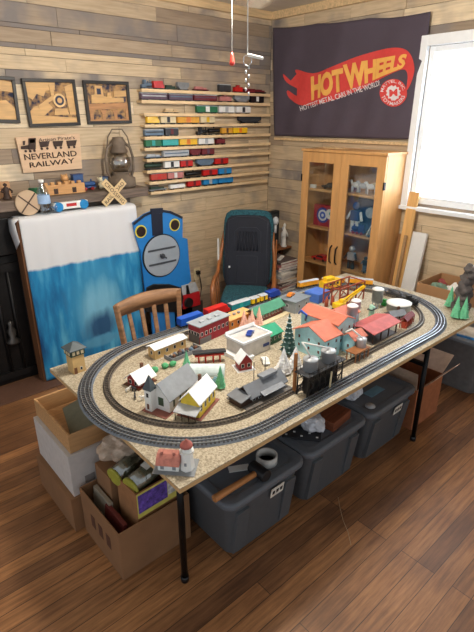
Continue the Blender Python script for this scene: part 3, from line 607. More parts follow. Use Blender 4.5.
def toy_engine(label, loc, rz, m1, L_=.12):
    t = thing('wooden_toy_engine', label, 'toy train', loc, rz); h = L_*.55
    s_ = q(m1); s_.bb((-L_/2, -.02, .016), (L_/2, .02, .026)); s_.cyl((-.0, 0, .045), (L_*.48, 0, .045), .018); s_.bb((-L_*.48, -.02, .026), (-L_*.05, .02, h+.016)); s_.cyl((L_*.34, 0, .058), (L_*.34, 0, .08), .006, n=10); s_.build('body', t, bev=.002)
    s_ = q(M('toy_roof', (40, 60, 110), .5)); s_.bb((-L_*.5, -.023, h+.016), (-L_*.02, .023, h+.022)); s_.build('roof', t, bev=.002)
    for sx in (-.32, 0, .32):
        s_ = q(M('wheel_red', (150, 40, 40), .4)); s_.cyl((L_*sx, -.024, .012), (L_*sx, .024, .012), .012, n=14); s_.build('wheel', t)
    return t
fw = thing('toy_fort_wall', 'tan wooden toy block wall with notched top on the draped stand', 'toy', (1.435, 3.53, 1.387))
woodt = wood('toy_wood', (200, 150, 96), .85, 9)
s_ = q(woodt); s_.bb((-.12, -.01, 0), (.12, .01, .055)); [s_.bb((-.12+k*.04, -.01, .055), (-.10+k*.04, .01, .07)) for k in range(6)]; s_.build('wall', fw, bev=.001)
for k in range(2): s_ = q(dbrown); s_.bb((-.07+k*.11, -.012, .005), (-.045+k*.11, -.01, .035)); s_.build('doorway', fw)
toy_engine('dark blue wooden toy engine standing behind the tan toy wall', (1.62, 3.61, 1.387), .1, M('engine_navy_wood', (40, 74, 124), .5), .19).location.z = 1.387
bx = thing('toy_flat_wagon', 'white toy wagon with bright blue round ends in front of the tan toy wall', 'toy train', (1.43, 3.46, 1.277), .05)
s_ = q(white); s_.bb((-.1, -.018, .012), (.1, .018, .05)); s_.build('body', bx, bev=.003)
for sx in (-.075, .075): s_ = q(sky); s_.cyl((sx, -.022, .028), (sx, .022, .028), .026, n=18); s_.build('round_end', bx, bev=.002)
s_ = q(M('sign_red', (190, 40, 40))); s_.bb((-.03, -.019, .025), (.03, -.018, .042)); s_.build('panel', bx)
def critter(label, loc, m_, hh=.09):
    t = thing('toy_animal', label, 'toy', loc); s_ = q(m_); s_.ball((0, 0, hh*.35), hh*.3, (1.3, .8, 1.1)); s_.ball((-.02, -.005, hh*.78), hh*.22); s_.ball((-.04, -.005, hh*.95), hh*.07, sub=1); s_.ball((-.004, -.005, hh*.97), hh*.07, sub=1)
    for dx in (-.025, .025): s_.cyl((dx, -.012, 0), (dx, -.012, hh*.35), .009, n=8)
    s_.build('body', t); return t
critter('small tan toy animal standing between the toy wall and the dark blue engine', (1.49, 3.60, 1.387), woodt, .13)
critter('small cream and green toy animal behind the crossing sign on the mantel', (1.77, 3.60, 1.387), M('pale_toy', (200, 190, 160)), .09)
toy_engine('pale grey-blue toy engine on the mantel left of the lantern', (1.84, 3.64, 1.387), 0, bgrey, .12)
tb = q(green); tb.bb((-.06, -.02, 0), (.06, .02, .05)); o = tag(tb.build('toy_block', bev=.004), 'dark green toy block on the mantel behind the wooden disc', 'toy'); o.location = (1.27, 3.62, 1.387)
cb = thing('crossbuck_sign', 'crossed wooden railroad crossing sign leaning on the draped stand', 'sign', (1.785, 3.452, 1.279))
sw = M('crossbuck_wood', (214, 186, 140), .7)
for i, (a, txt) in enumerate(((radians(40), 'RAIL ROAD'), (radians(-48), 'CROSSING'))):
    s_ = q(sw); s_.box((0, -.004*i, .07), (.19, .006, .042), ry=-a); s_.build('board', cb, bev=.001)
    c_, s2 = cos(a), sin(a)
    def g(u_, v_, c_=c_, s2=s2, i=i):
        x = (u_-.5)*.165; z = (v_-.5)*.022; return (x*c_-z*s2, -.0035-.004*i-.0012, .07+x*s2+z*c_)
    put_text(txt, g, burn, 'lettering', cb)
lt = thing('oil_lantern', 'old rusty grey oil lantern on the mantel right of the toys', 'lantern', ony(122, 186, 3.60)); lt.location.z = 1.387
rust = M('rusty_iron', (112, 98, 84), .7, .2, var=.3, scale=20, bump=.3)
s_ = q(rust); s_.lathe([(.075, 0), (.08, .01), (.08, .05), (.05, .065), (.045, .075), (.05, .08), (.05, .085)], n=24); s_.build('fuel_tank', lt)
s_ = q(glass_mat('lantern_glass', (.75, .72, .66), .3)); s_.lathe([(.04, .085), (.058, .12), (.058, .15), (.04, .185)], n=24); s_.build('globe', lt)
s_ = q(rust); s_.lathe([(.045, .185), (.05, .195), (.035, .22), (.045, .24), (.03, .262), (.032, .268), (0, .272)], n=20); s_.build('chimney_cap', lt)
for sx in (-1, 1):
    s_ = q(rust); s_.tube([(sx*.06, 0, .04), (sx*.082, 0, .09), (sx*.085, 0, .16), (sx*.07, 0, .215), (sx*.03, 0, .245)], .008); s_.build('side_tube', lt)
s_ = q(rust); s_.tube([(-.075, 0, .2), (-.06, 0, .27), (-.03, 0, .31), (.03, 0, .31), (.06, 0, .27), (.075, 0, .2)], .0035); s_.build('bail_handle', lt)

for o_, k_ in ((lt, 1.4), (bt, 1.3), (fw, 1.25), (bx, 1.3), (cb, 1.3)): o_.scale = (k_, k_, k_)
# ------------------------------------------------------------------ plain train-front board leaning on the wall (a generic engine)
tf = thing('engine_cutout_board', 'tall blue wooden cutout of an engine front with a round grey door', 'cutout board', (2.13, 3.39, 0))
bb_ = M('board_blue', (38, 122, 194), .35, var=.03); gd = M('door_grey', (150, 158, 166), .6, var=.03)
bz = lambda x, y: (130+x/5.743, 200+y/5.743)
def bp(x, y): p = ony(*bz(x, y), 3.385); return (p.x-2.13, p.z)
def bp_poly(*p): return [bp(*a) for a in p]
s_ = q(bb_); s_.py(bp_poly((14, 130), (80, 80), (150, 50), (230, 62), (300, 95), (300, 215), (328, 222), (338, 370), (350, 465), (290, 520), (90, 560), (60, 300), (34, 220))+[], -.012, .006); s_.py([(-.14, -.0), (.3, 0), (.3, .45), (-.14, .45)], -.010, .004); s_.build('panel', tf, bev=.002)
s_ = q(M('board_navy', (24, 30, 48), .4)); s_.py(bp_poly((14, 130), (80, 80), (150, 50), (230, 62), (300, 95), (296, 108), (226, 76), (150, 64), (84, 94), (18, 146)), -.016, -.012); s_.py(bp_poly((118, 80), (182, 75), (186, 200), (126, 204)), -.018, -.012); s_.py(bp_poly((112, 48), (182, 44), (184, 74), (116, 80)), -.024, -.012); s_.build('chimney', tf, bev=.001)
def disc(s_, x, y, r, d0, d1, n=32): cx, cz = bp(x, y); s_.cyl((cx, -d1, cz), (cx, -d0, cz), r, n=n); return s_
s_ = q(black); disc(s_, 178, 318, .185, .012, .018, 40); s_.build('door_ring', tf)
s_ = q(gd); disc(s_, 178, 318, .176, .018, .026, 40); s_.build('door', tf, bev=.003)
s_ = q(M('door_iron', (70, 74, 80), .4)); cx, cz = bp(178, 318); s_.box((cx, -.03, cz+.06), (.27, .006, .016)); s_.box((cx, -.03, cz-.06), (.27, .006, .016)); s_.cyl((cx, -.04, cz), (cx, -.026, cz), .022); s_.box((cx, -.044, cz), (.08, .006, .012), ry=.6); s_.build('door_hinge', tf, bev=.002)
for x, y in ((59, 180), (253, 142)):
    s_ = q(M('ring_yellow', (224, 206, 70), .4)); disc(s_, x, y, .052, .012, .017); s_.build('porthole_rim', tf); 
    s_ = q(M('porthole_dark', (46, 32, 30), .3)); disc(s_, x, y, .042, .017, .020); s_.build('porthole', tf)
s_ = q(black); s_.py(bp_poly((84, 540), (90, 500), (130, 480), (220, 480), (286, 500), (300, 560), (280, 640), (90, 640)), -.028, -.012); s_.build('smoke_box', tf, bev=.004)
s_ = q(M('buffer_red', (180, 30, 36), .4)); s_.py(bp_poly((296, 548), (392, 522), (398, 598), (300, 625)), -.024, -.004); s_.build('buffer_beam', tf, bev=.001)
s_ = q(lgrey); s_.py(bp_poly((290, 492), (370, 470), (390, 520), (296, 546)), -.020, -.004); s_.build('buffer_plate', tf, bev=.001)
s_ = q(black); disc(s_, 326, 585, .045, .024, .045); s_.py(bp_poly((316, 488), (328, 486), (338, 536), (318, 540)), -.024, -.02); s_.build('buffer', tf)
s_ = q(M('board_base', (50, 46, 46), .6)); s_.bb((.1, -.01, 0), (.42, .006, .32)); s_.build('lower_panel', tf)

# ------------------------------------------------------------------ wooden dining chair behind the table
def dining_chair():
    t = thing('dining_chair', 'brown wooden slat back chair tucked in at the back of the train table', 'chair', (1.505, 2.50, 0), 0); t.scale = (1, 1, .965)
    w = wood('chair_wood', (150, 110, 76), .65, 5, (1, 1, 8)); wd = .235
    s_ = q(w); s_.box((0, -.15, .445), (.43, .40, .03)); s_.build('seat', t, bev=.01)
    for sx in (-1, 1):
        s_ = q(w); s_.bar((sx*.2, .06, 0), (sx*.205, .035, .44), .034); s_.bar((sx*.205, .035, .43), (sx*wd, .075, .86), .032, .03); s_.build('leg', t, bev=.004)
        s_ = q(w); s_.bar((sx*.19, -.32, 0), (sx*.19, -.32, .43), .034); s_.build('leg', t, bev=.004)
        s_ = q(w); s_.bar((sx*.195, -.32, .2), (sx*.2, .05, .2), .02); s_.build('stretcher', t)
    s_ = q(w); N_ = 12
    for i in range(N_):
        a0, a1 = -1+2*i/N_, -1+2*(i+1)/N_; f = lambda a: (a*wd, .075+.03*(1-a*a)-.0, 0)
        p, r = Vector(f(a0)), Vector(f(a1)); lo = lambda a: .775+.0*a; hi = lambda a: .862+.022*(1-a*a)
        v = []
        for pp, a in ((p, a0), (r, a1)):
            for dy in (-.011, .011):
                for z in (lo(a), hi(a)): v.append(s_.bm.verts.new((pp.x, pp.y+dy, z)))
        for fq in ((0, 1, 5, 4), (2, 6, 7, 3), (1, 3, 7, 5), (0, 4, 6, 2)): s_.face([v[k] for k in fq], True)
    s_.build('top_rail', t)
    for k in range(4):
        x = -.14+k*.0933; s_ = q(w); s_.bar((x*.9, .045, .46), (x, .10, .79), .03, .012); s_.build('slat', t, bev=.003)
    return t
dining_chair()

# ------------------------------------------------------------------ glider chair
gc = thing('glider_chair', 'bentwood armchair with teal cushions and a dark massage pad against the back wall', 'armchair', (2.87, 3.12, 0), radians(-48))
gw = wood('glider_wood', (150, 92, 50), .75, 5, (1, 1, 1), .3); tealc = speckle('teal_cloth', (24, 62, 76), (44, 98, 110), 60); padm = M('pad_navy', (28, 32, 44), .8)
def cushion(name, c, d, mat, rx=0, parent=gc):
    s_ = q(mat); s_.box((0, 0, 0), d); bmesh.ops.subdivide_edges(s_.bm, edges=list(s_.bm.edges), cuts=3, use_grid_fill=True)
    for v in s_.bm.verts: 
        k = [abs(v.co[i])/(d[i]/2) for i in range(3)]; v.co *= 1-.07*sum(1 for a in k if a > .99)*.5
    for f in s_.bm.faces: f.smooth = True
    o = s_.build(name, parent, sub=1); o.location = c; o.rotation_euler = (rx, 0, 0); return o
cushion('seat_cushion', (0, -.20, .43), (.52, .54, .13), tealc, radians(3)); cushion('back_cushion', (0, .13, .82), (.60, .13, .78), tealc, radians(-14))
pd_ = thing('massage_pad', 'dark navy ribbed massage pad strapped over the armchair back', 'seat pad', (2.87, 3.12, 0), radians(-48))
po = cushion('pad', (0, .055, .80), (.55, .05, .74), padm, radians(-14), pd_)
def backp(x, z, off): # point on the slanted pad face
    c, s2 = cos(radians(-14)), sin(radians(-14)); y = -.025-off; return (x, .055+y*c-(z)*s2, .80+y*s2+z*c)
padr = M('pad_seam', (66, 70, 82), .7)
for k in range(7):
    x = -.11+k*.0366; s_ = q(padm); s_.tube([backp(x, .02, .004), backp(x, .08, .007), backp(x+(.02 if k < 3 else -.02 if k > 3 else 0), .2, .006)], .010, 8); s_.build('rib', pd_)
s_ = q(padr)
for pth in ([(-.22, -.33), (-.22, .3), (-.12, .34), (.12, .34), (.22, .3), (.22, -.33)], [(-.12, -.29), (-.12, -.03), (.12, -.03), (.12, -.29), (-.12, -.29)], [(-.15, .0), (-.15, .2), (-.1, .24), (.1, .24), (.15, .2), (.15, 0)]): s_.tube([backp(x, z, .001) for x, z in pth], .0025, 6)
s_.build('piping', pd_); s_ = q(white); s_.box(backp(-.2, -.14, .004), (.02, .004, .02), rx=radians(-14)); s_.build('button', pd_)
for sx in (-1, 1):
    s_ = q(gw); x = sx*.30
    s_.tube([(x*.93, .16, .98), (x*.98, .10, .86), (x*1.06, .02, .72), (x*1.06, -.10, .64), (x*1.1, -.28, .62), (x*1.1, -.40, .58), (x*1.06, -.44, .48), (x*1.02, -.40, .34), (x*.98, -.30, .26), (x*.98, -.05, .22), (x*.95, .1, .22)], [.018, .02, .022, .022, .026, .026, .024, .022, .02, .02, .018], 10); s_.build('arm_frame', gc)
    s_ = q(white if sx < 0 else gw); s_.box((sx*.33, .02, .83), (.018, .03, .22)); s_.build('side_strap', gc, bev=.004)
    for k in range(3): s_ = q(gw); s_.cyl((sx*.31, -.3+k*.12, .25), (sx*.32, -.3+k*.12, .62), .009, n=8); s_.build('spindle', gc)
s_ = q(gw); s_.bb((-.31, -.34, .20), (.31, -.30, .25)); s_.bb((-.31, .08, .20), (.31, .12, .25)); s_.bb((-.28, -.4, .33), (.28, .05, .36)); s_.build('seat_frame', gc, bev=.004)
s_ = q(gw); s_.bb((-.34, -.42, 0), (-.28, .25, .05)); s_.bb((.28, -.42, 0), (.34, .25, .05)); s_.bb((-.28, -.1, .0), (.28, -.04, .04)); s_.bb((-.33, -.2, .05), (-.29, -.1, .21)); s_.bb((.29, -.2, .05), (.33, -.1, .21)); s_.build('base', gc, bev=.006)

gc.scale = pd_.scale = (.80, .90, .95)
# ------------------------------------------------------------------ side table, books, speaker panel, figurines
stt = thing('side_table', 'small wooden side table crowded with magazines between armchair and cabinet', 'side table', (3.44, 3.25, 0))
sw2 = wood('side_table_wood', (128, 80, 46), .7, 6); s_ = q(sw2); s_.bb((-.12, .06, .645), (.24, .22, .665)); s_.build('tabletop', stt, bev=.004)
s_ = q(black); s_.bb((-.20, -.21, .285), (.16, .22, .30)); s_.build('lower_shelf', stt)
for sx, sy in ((-.18, -.19), (.0, -.19)): s_ = q(teal); s_.cyl((sx, sy, 0), (sx, sy, .286), .012, n=10); s_.build('leg', stt)
for sx, sy in ((-.10, .19), (.22, .19)): s_ = q(sw2); s_.bar((sx, sy, 0), (sx, sy, .645), .028); s_.build('leg', stt)
rb = random.Random(3); zz = .301; bcols = [paper, M('mag_grey', (170, 168, 170), .4), M('mag_tan', (190, 160, 130), .5), M('mag_dark', (80, 66, 64), .5), M('mag_rose', (170, 110, 104), .5), M('mag_blue', (110, 130, 150), .5)]
cw = ('white', 'grey', 'tan', 'dark', 'rose', 'blue')
ordn = ['lowest', 'second', 'third', 'fourth', 'fifth', 'sixth', 'seventh', 'eighth', 'ninth', 'tenth', 'eleventh', 'twelfth', 'thirteenth', 'topmost']
for k in range(14):
    ht = rb.choice((.018, .022, .026)); ci = (k*5+k//3) % 6; s_ = q(paper); t = thing('magazine', '%s magazine or book, %s in the side table stack counted from below' % (cw[ci], ordn[k]), 'magazine', (3.37+rb.uniform(-.014, .014), 3.17+rb.uniform(-.015, .015), zz), rb.uniform(-.12, .12), 'magazines stacked on the side table')
    s_.bb((-.122, -.118, .002), (.122, .118, ht-.002)); s_.build('pages', t); s_ = q(bcols[ci]); s_.bb((-.125, -.12, 0), (.125, .12, .002)); s_.bb((-.125, -.12, ht-.002), (.125, .12, ht)); s_.bb((-.125, -.12, .002), (-.122, .12, ht-.002)); s_.build('cover', t); zz += ht
rmt = q(white); rmt.bb((-.07, -.02, 0), (.07, .02, .018)); o = tag(rmt.build('remote_control', bev=.006), 'white remote on top of the magazine stack', 'remote'); o.location = (3.36, 3.16, zz); o.rotation_euler[2] = .5
spk = thing('speaker_panel', 'flat black speaker box standing in the room corner behind the armchair', 'speaker', (3.54, 3.52, 0)); s_ = q(M('speaker_black', (28, 30, 36), .7)); s_.bb((-.15, -.03, 0), (.13, .03, 1.01)); s_.build('cabinet', spk, bev=.008); s_ = q(dark); s_.bb((-.13, -.034, .55), (.11, -.03, .98)); s_.build('grille', spk)
def figurine(label, loc, m_, h):
    t = thing('figurine', label, 'figurine', loc); s_ = q(m_); s_.lathe([(.028, 0), (.03, .01), (.022, .02), (.018, h*.4), (.024, h*.62), (.012, h*.74), (.006, h*.78), (.014, h*.86), (.013, h*.93), (0, h)], n=14); s_.tube([(.02, 0, h*.65), (.036, -.01, h*.5), (.03, -.02, h*.42)], .006); s_.tube([(-.02, 0, h*.65), (-.034, -.01, h*.5), (-.02, -.022, h*.45)], .006); s_.build('body', t); return t
figurine('white robed figurine on the side table beside the cabinet', (3.60, 3.345, .665), white, .25); figurine('slim silver figurine beside the white one on the side table', (3.64, 3.40, .665), silver, .20)
hd = q(lgrey); hd.ball((0, 0, .05), .03, (1, 1, 1.4)); hd.cyl((0, 0, -.06), (0, 0, .02), .012); o = tag(hd.build('massage_control'), 'small pale hand control resting at the upper right edge of the armchair pad', 'controller'); o.location = (3.17, 3.06, .98)

# ------------------------------------------------------------------ glass door cabinet
CW, CD, CH = .845, .31, 1.655
cab = thing('display_cabinet', 'maple display cabinet with two glass doors full of toys below the flag', 'cabinet', (3.38, 2.535, 0))
cm = wood('maple', (206, 154, 96), .88, 4, (6, 6, 1), .45)
def cbx(a, c, name, par=cab, mat=cm, bev=.002): s_ = q(mat); s_.bb(a, c); return s_.build(name, par, bev=bev)
y0, y1 = -CW/2, CW/2
cbx((.02, y0, 0), (CD, y0+.018, CH-.02), 'side_panel'); cbx((.02, y1-.018, 0), (CD, y1, CH-.02), 'side_panel'); cbx((-.01, y0-.01, CH-.02), (CD, y1+.01, CH), 'top'); cbx((.02, y0+.018, .05), (CD-.01, y1-.018, .07), 'bottom_panel')
cbx((CD-.012, y0+.018, 0), (CD-.002, y1-.018, CH-.02), 'back_panel'); cbx((.02, y0+.018, 0), (.035, y1-.018, .05), 'kick_board')
CZ = [.07, .36, .66, .985, 1.32]
for z in CZ[1:]: cbx((.03, y0+.018, z-.018), (CD-.012, y1-.018, z), 'shelf')
cgl = glass_mat('cabinet_glass', (.93, .95, .95), .10)
for k, (a, c) in enumerate(((y0+.002, -.001), (.001, y1-.002))):
    d_ = q(cm); e = .075; z0, z1 = .06, CH-.024
    d_.bb((0, a, z0), (.02, a+e, z1)); d_.bb((0, c-e, z0), (.02, c, z1)); d_.bb((0, a+e, z1-.085), (.02, c-e, z1)); d_.bb((0, a+e, z0), (.02, c-e, z0+.09)); do = d_.build('door', cab, bev=.002)
    g_ = q(cgl); g_.bb((.009, a+e, z0+.09), (.012, c-e, z1-.085)); g_.build('glass_pane', do)
    hy = c-.03 if k == 0 else a+.03
    h_ = q(blackm); h_.tube([(-.001, hy, .70), (-.025, hy, .72), (-.032, hy, .78), (-.025, hy, .84), (-.001, hy, .86)], .006); h_.build('handle', do)
    for hz in (.35, 1.38): h_ = q(blackm); hh_ = a if k == 0 else c; h_.bb((-.004, hh_-.006, hz), (.02, hh_+.006, hz+.06)); h_.build('hinge', do)
# toys inside
CX = 3.38
def toycar(label, loc, m_, L_=.12, rz=0, nm='toy_car', cat='toy car', top=None, group=None):
    t = thing(nm, label, cat, loc, rz, group); h = L_*.3; w_ = L_*.2
    s_ = q(m_); s_.py([(-L_/2, h*.25), (L_/2, h*.25), (L_/2, h*.55), (L_*.25, h*.62), (L_*.12, h), (-L_*.22, h), (-L_*.34, h*.62), (-L_/2, h*.6)], -w_, w_); s_.build('body', t, bev=L_*.015)
    s_ = q(glassdark); s_.py([(L_*.22, h*.64), (L_*.11, h*.94), (-L_*.2, h*.94), (-L_*.3, h*.64)], -w_*1.02, w_*1.02); s_.build('windows', t)
    for sx in (-.28, .28):
        for sy in (-1, 1): s_ = q(black); s_.cyl((L_*sx, sy*w_*.75, h*.24), (L_*sx, sy*w_*1.05, h*.24), h*.24, n=12); s_.build('wheel', t)
    return t
toycar('dark vintage toy car behind the left glass door on the top cabinet shelf', (3.50, 2.70, CZ[4]), M('car_navy', (24, 30, 46), .25), .19, pi/2); wc = q(white); wc.bb((-.01, -.03, 0), (.01, .03, .03)); o = tag(wc.build('toy_card', bev=.001), 'small white card at the left end of the top cabinet shelf', 'card'); o.location = (3.45, 2.875, CZ[4])
gbx = thing('game_box', 'red and blue toy box with a round spiral picture behind the left cabinet door', 'toy box', (3.48, 2.75, CZ[3])); s_ = q(M('box_red', (170, 48, 60), .5)); s_.bb((0, -.125, 0), (.05, .125, .19)); s_.build('box', gbx, bev=.002)
for i, (y, z, r, m_) in enumerate(((.02, .10, .07, M('box_blue', (40, 70, 160), .4)), (.02, .10, .05, white), (.02, .10, .033, blue), (.02, .10, .014, white), (-.06, .12, .045, white), (-.075, .125, .02, teal))): s_ = q(m_); s_.cyl((-.001-i*.001, y, z), (0, y, z), r, n=20); s_.build('printed_circle', gbx)
def horse(label, loc, m_, k=1, rz=0, g=None):
    t = thing('toy_horse', label, 'toy horse', loc, rz, g); s_ = q(m_); s_.ball((0, 0, .055*k), .022*k, (1.7, .8, 1)); s_.tube([(.028*k, 0, .06*k), (.042*k, 0, .085*k), (.058*k, 0, .082*k)], [.012*k, .010*k, .007*k]); s_.tube([(-.034*k, 0, .06*k), (-.045*k, 0, .04*k)], .005*k)
    for dx in (-.026, .026):
        for dy in (-.008, .008): s_.cyl((dx*k, dy*k, 0), (dx*k, dy*k, .045*k), .005*k, n=6)
    s_.build('body', t); return t
for k, (nm_, m_) in enumerate((('leftmost white', white), ('second grey', lgrey), ('third white', snow), ('rightmost tan', cream))): horse('%s toy horse of four on the top shelf behind the right cabinet door' % nm_, (3.50, 2.46-k*.08, CZ[4]), m_, 1.1, pi/2+.3*k, 'toy horses in the cabinet')
def figure(label, loc, m1, m2, h, nm='toy_figure'):
    t = thing(nm, label, 'toy figure', loc); s_ = q(m1); s_.box((0, 0, h*.55), (h*.2, h*.32, h*.34)); s_.ball((0, 0, h*.86), h*.13); s_.build('body', t, bev=h*.03)
    for sy in (-1, 1):
        s_ = q(m2); s_.bar((0, sy*h*.09, 0), (0, sy*h*.09, h*.4), h*.12); s_.build('leg', t, bev=h*.02); s_ = q(m2); s_.bar((0, sy*h*.18, h*.68), (-h*.08, sy*h*.3, h*.4), h*.08); s_.build('arm', t, bev=h*.02)
    return t
figure('pale-headed toy figure at the left of the middle shelf behind the right cabinet door', (3.50, 2.43, CZ[3]), M('fig_blue', (50, 70, 120)), white, .26)
bd = thing('blue_toy_backdrop', 'dark blue toy playset card standing behind the figures in the right half of the cabinet', 'toy', (3.62, 2.33, CZ[3])); s_ = q(M('card_blue', (40, 62, 112), .5, var=.5, scale=14)); s_.bb((0, -.17, 0), (.02, .17, .27)); s_.build('card', bd)
eng2 = toy_engine('blue toy engine with red wheels at the front of the middle cabinet shelf', (3.46, 2.36, CZ[3]), pi/2, M('eng_navy', (40, 60, 120)), .13)
pl = q(lgrey); pl.cyl((0, 0, .0), (.02, 0, 0), .045, n=24); o = tag(pl.build('round_plate'), 'round pale disc toy leaning among the blue toys in the cabinet', 'toy'); o.location = (3.56, 2.33, CZ[3]+.17)
ld = thing('toy_ladder', 'white toy ladder leaning inside the right cabinet door', 'toy ladder', (3.46, 2.21, CZ[3])); s_ = q(white)
for dx in (-.0, .035): s_.bar((dx, .07, 0), (dx, -.05, .27), .006)
for k in range(9): s_.bar((0, .06-.0133*k, .02+.03*k), (.035, .06-.0133*k, .02+.03*k), .004)
s_.build('ladder', ld)
toycar('small white and blue toy racer beside the ladder in the cabinet', (3.43, 2.20, CZ[3]), bgrey, .09, pi/2)
toycar('red toy car low behind the left cabinet door', (3.50, 2.77, CZ[2]), red, .18, pi/2)
figure('white and silver toy robot standing beyond the red car in the cabinet', (3.50, 2.62, CZ[2]), white, silver, .13, 'toy_robot'); figure('silver grey toy robot behind the right cabinet door, lower shelf', (3.48, 2.42, CZ[2]), silver, dark, .21, 'toy_robot'); figure('small dark toy robot beside the silver robot on the lower shelf', (3.52, 2.30, CZ[2]), dark, bgrey, .13, 'toy_robot')
toycar('grey blue toy truck at the right end of the lower cabinet shelf', (3.47, 2.22, CZ[2]), bgrey, .13, pi/2)
dp = q(pine); dp.bb((-.09, -.05, 0), (.09, .05, .012)); o = tag(dp.build('wood_offcut', bev=.002), 'small pine offcut lying on top of the cabinet', 'wood'); o.location = (3.56, 2.76, CH); o.rotation_euler[2] = 1.3

# ------------------------------------------------------------------ boards leaning right of the cabinet
def leaning(name, label, a, c, wdt, th, m_, group=None):
    """a bottom centre, c top centre"""
    a = Vector(a); c = Vector(c); t = c-a; s_ = q(m_); s_.box((0, 0, t.length/2), (th, wdt, t.length)); o = s_.build(name, bev=.002); o.location = a; o.rotation_euler = t.to_track_quat('Z', 'X').to_euler(); 
    o.rotation_euler = (Matrix((Vector((0, 1, 0)).cross(t.normalized()).normalized(), Vector((0, 1, 0)), t.normalized())).transposed()).to_euler(); return tag(o, label, 'board', group)
bdw = wood('lean_board', (214, 168, 104), .85, 4, (12, 12, 1)); bdd = wood('lean_board_brown', (150, 106, 66), .8, 4, (12, 12, 1))
leaning('pine_board', 'tall golden pine board leaning on the wall beside the cabinet', (3.50, 2.00, .0), (3.655, 2.01, 1.355), .085, .02, bdw, 'boards leaning by the cabinet')
leaning('wood_batten', 'narrow dark brown batten between the cabinet and the tall pine board', (3.52, 2.085, 0), (3.675, 2.085, 1.0), .03, .02, bdd, 'boards leaning by the cabinet')
leaning('wood_batten', 'greyish narrow strip leaning on the face of the tall pine board', (3.462, 1.985, .0), (3.58, 2.0, 1.02), .025, .012, wood('grey_strip', (160, 126, 88), .8), 'boards leaning by the cabinet')
leaning('white_box_panel', 'long white cardboard panel leaning right of the pine board', (3.48, 1.90, 0), (3.655, 1.93, 1.045), .12, .03, M('panel_white', (226, 226, 224), .6, var=.03), 'boards leaning by the cabinet')

# ------------------------------------------------------------------ the train table
TX0, TX1, TY0, TY1 = .700, 3.13, 1.088, 2.214
tb = thing('train_table', 'long folding table under a sand-speckled plywood train board', 'table', ((TX0+TX1)/2, (TY0+TY1)/2, 0))
cx_, cy_ = (TX0+TX1)/2, (TY0+TY1)/2
s_ = q(speckle('sand_surface', (146, 134, 114), (192, 180, 156), 140)); s_.bb((TX0-cx_, TY0-cy_, TT-.004), (TX1-cx_, TY1-cy_, TT)); s_.build('sand_mat', tb)
s_ = q(wood('plywood', (196, 160, 112), .8, 5)); s_.bb((TX0-cx_, TY0-cy_, TT-.022), (TX1-cx_, TY1-cy_, TT-.0041)); s_.build('tabletop', tb)
s_ = q(M('grey_plastic_top', (120, 120, 118), .6)); s_.bb((.78-cx_, 1.24-cy_, TT-.062), (2.62-cx_, 2.02-cy_, TT-.022)); s_.build('folding_top', tb, bev=.006)
for lx, ly in ((.836, 1.298), (1.0, 1.985), (2.517, 1.262), (2.50, 1.985)):
    bx_ = 1.158 if (lx > 2.5 and ly < 1.5) else ly
    s_ = q(blackm); s_.cyl((lx-cx_, bx_-cy_, 0), (lx-cx_, ly-cy_ if ly > 1.5 else bx_-cy_, TT-.023), .0145, n=14); s_.build('leg', tb)
    s_ = q(black); s_.cyl((lx-cx_, bx_-cy_, 0), (lx-cx_, bx_-cy_, .03), .018, n=14); s_.build('leg_cap', tb)
for a, c, w_ in (((2.517, 1.158, .62), (2.50, 1.985, .62), .022), ((2.517, 1.158, .54), (2.50, 1.985, .54), .022), ((2.51, 1.4, .58), (2.15, 1.4, .68), .015), ((.836, 1.298, .60), (1.0, 1.985, .60), .022)): s_ = q(blackm); s_.bar((a[0]-cx_, a[1]-cy_, a[2]), (c[0]-cx_, c[1]-cy_, c[2]), w_); s_.build('leg_brace', tb)

# tracks
def oval(x0, x1, cy, R, n=28):
    P = []
    for k in range(n+1): a = pi/2+pi*k/n; P.append(Vector((x0+R*cos(a), cy+R*sin(a), 0)))
    m = 30
    for k in range(1, m): P.append(Vector((x0+(x1-x0)*k/m, cy-R, 0)))
    for k in range(n+1): a = -pi/2+pi*k/n; P.append(Vector((x1+R*cos(a), cy+R*sin(a), 0)))
    for k in range(1, m): P.append(Vector((x1+(x0-x1)*k/m, cy+R, 0)))
    return P
def sweep(s_, P, off, w, z0, z1, base=None):
    N = len(P); R = []; base = base or w
    for i in range(N):
        d = (P[(i+1) % N]-P[i-1]).normalized(); n = Vector((-d.y, d.x, 0)); c = P[i]+n*off
        R.append([s_.bm.verts.new(c+n*a+Vector((0, 0, z))) for a, z in ((-base/2, z0), (base/2, z0), (w/2, z1), (-w/2, z1))])
    for i in range(N):
        a, b = R[i], R[(i+1) % N]
        for k in range(4): s_.face([a[k], a[(k+1) % 4], b[(k+1) % 4], b[k]])
def ties(s_, P, w, sp, z0, z1, tw):
    N = len(P); acc = 0
    for i in range(N):
        a, b = P[i], P[(i+1) % N]; L_ = (b-a).length; d = (b-a)/L_; t = -acc
        while t < L_:
            if t >= 0: s_.box(a+d*t+Vector((0, 0, (z0+z1)/2)), (tw, w, z1-z0), rz=math.atan2(d.y, d.x))
            t += sp
        acc = L_-(t-sp) if t-sp <= L_ else 0
        acc = min(acc, sp)
OP = oval(1.20, 2.50, 1.664, .516); IP = oval(1.205, 2.49, 1.676, .420)
def track(label, P, w, mt, mr, gauge, third, loc=(0, 0, TT)):
    t = thing('model_railway_track', label, 'model track', loc)
    s_ = q(mt); sweep(s_, P, 0, w*.72, .0005, .008, w); s_.build('roadbed', t)
    s_ = q(M('tie_dark', (52, 48, 46), .7)); ties(s_, P, gauge*1.5, .016, .008, .0105, .007); s_.build('ties', t)
    for off in ((-gauge/2, gauge/2, 0) if third else (-gauge/2, gauge/2)):
        s_ = q(mr); sweep(s_, P, off, .0026, .0105, .015); s_.build('rail', t)
    return t
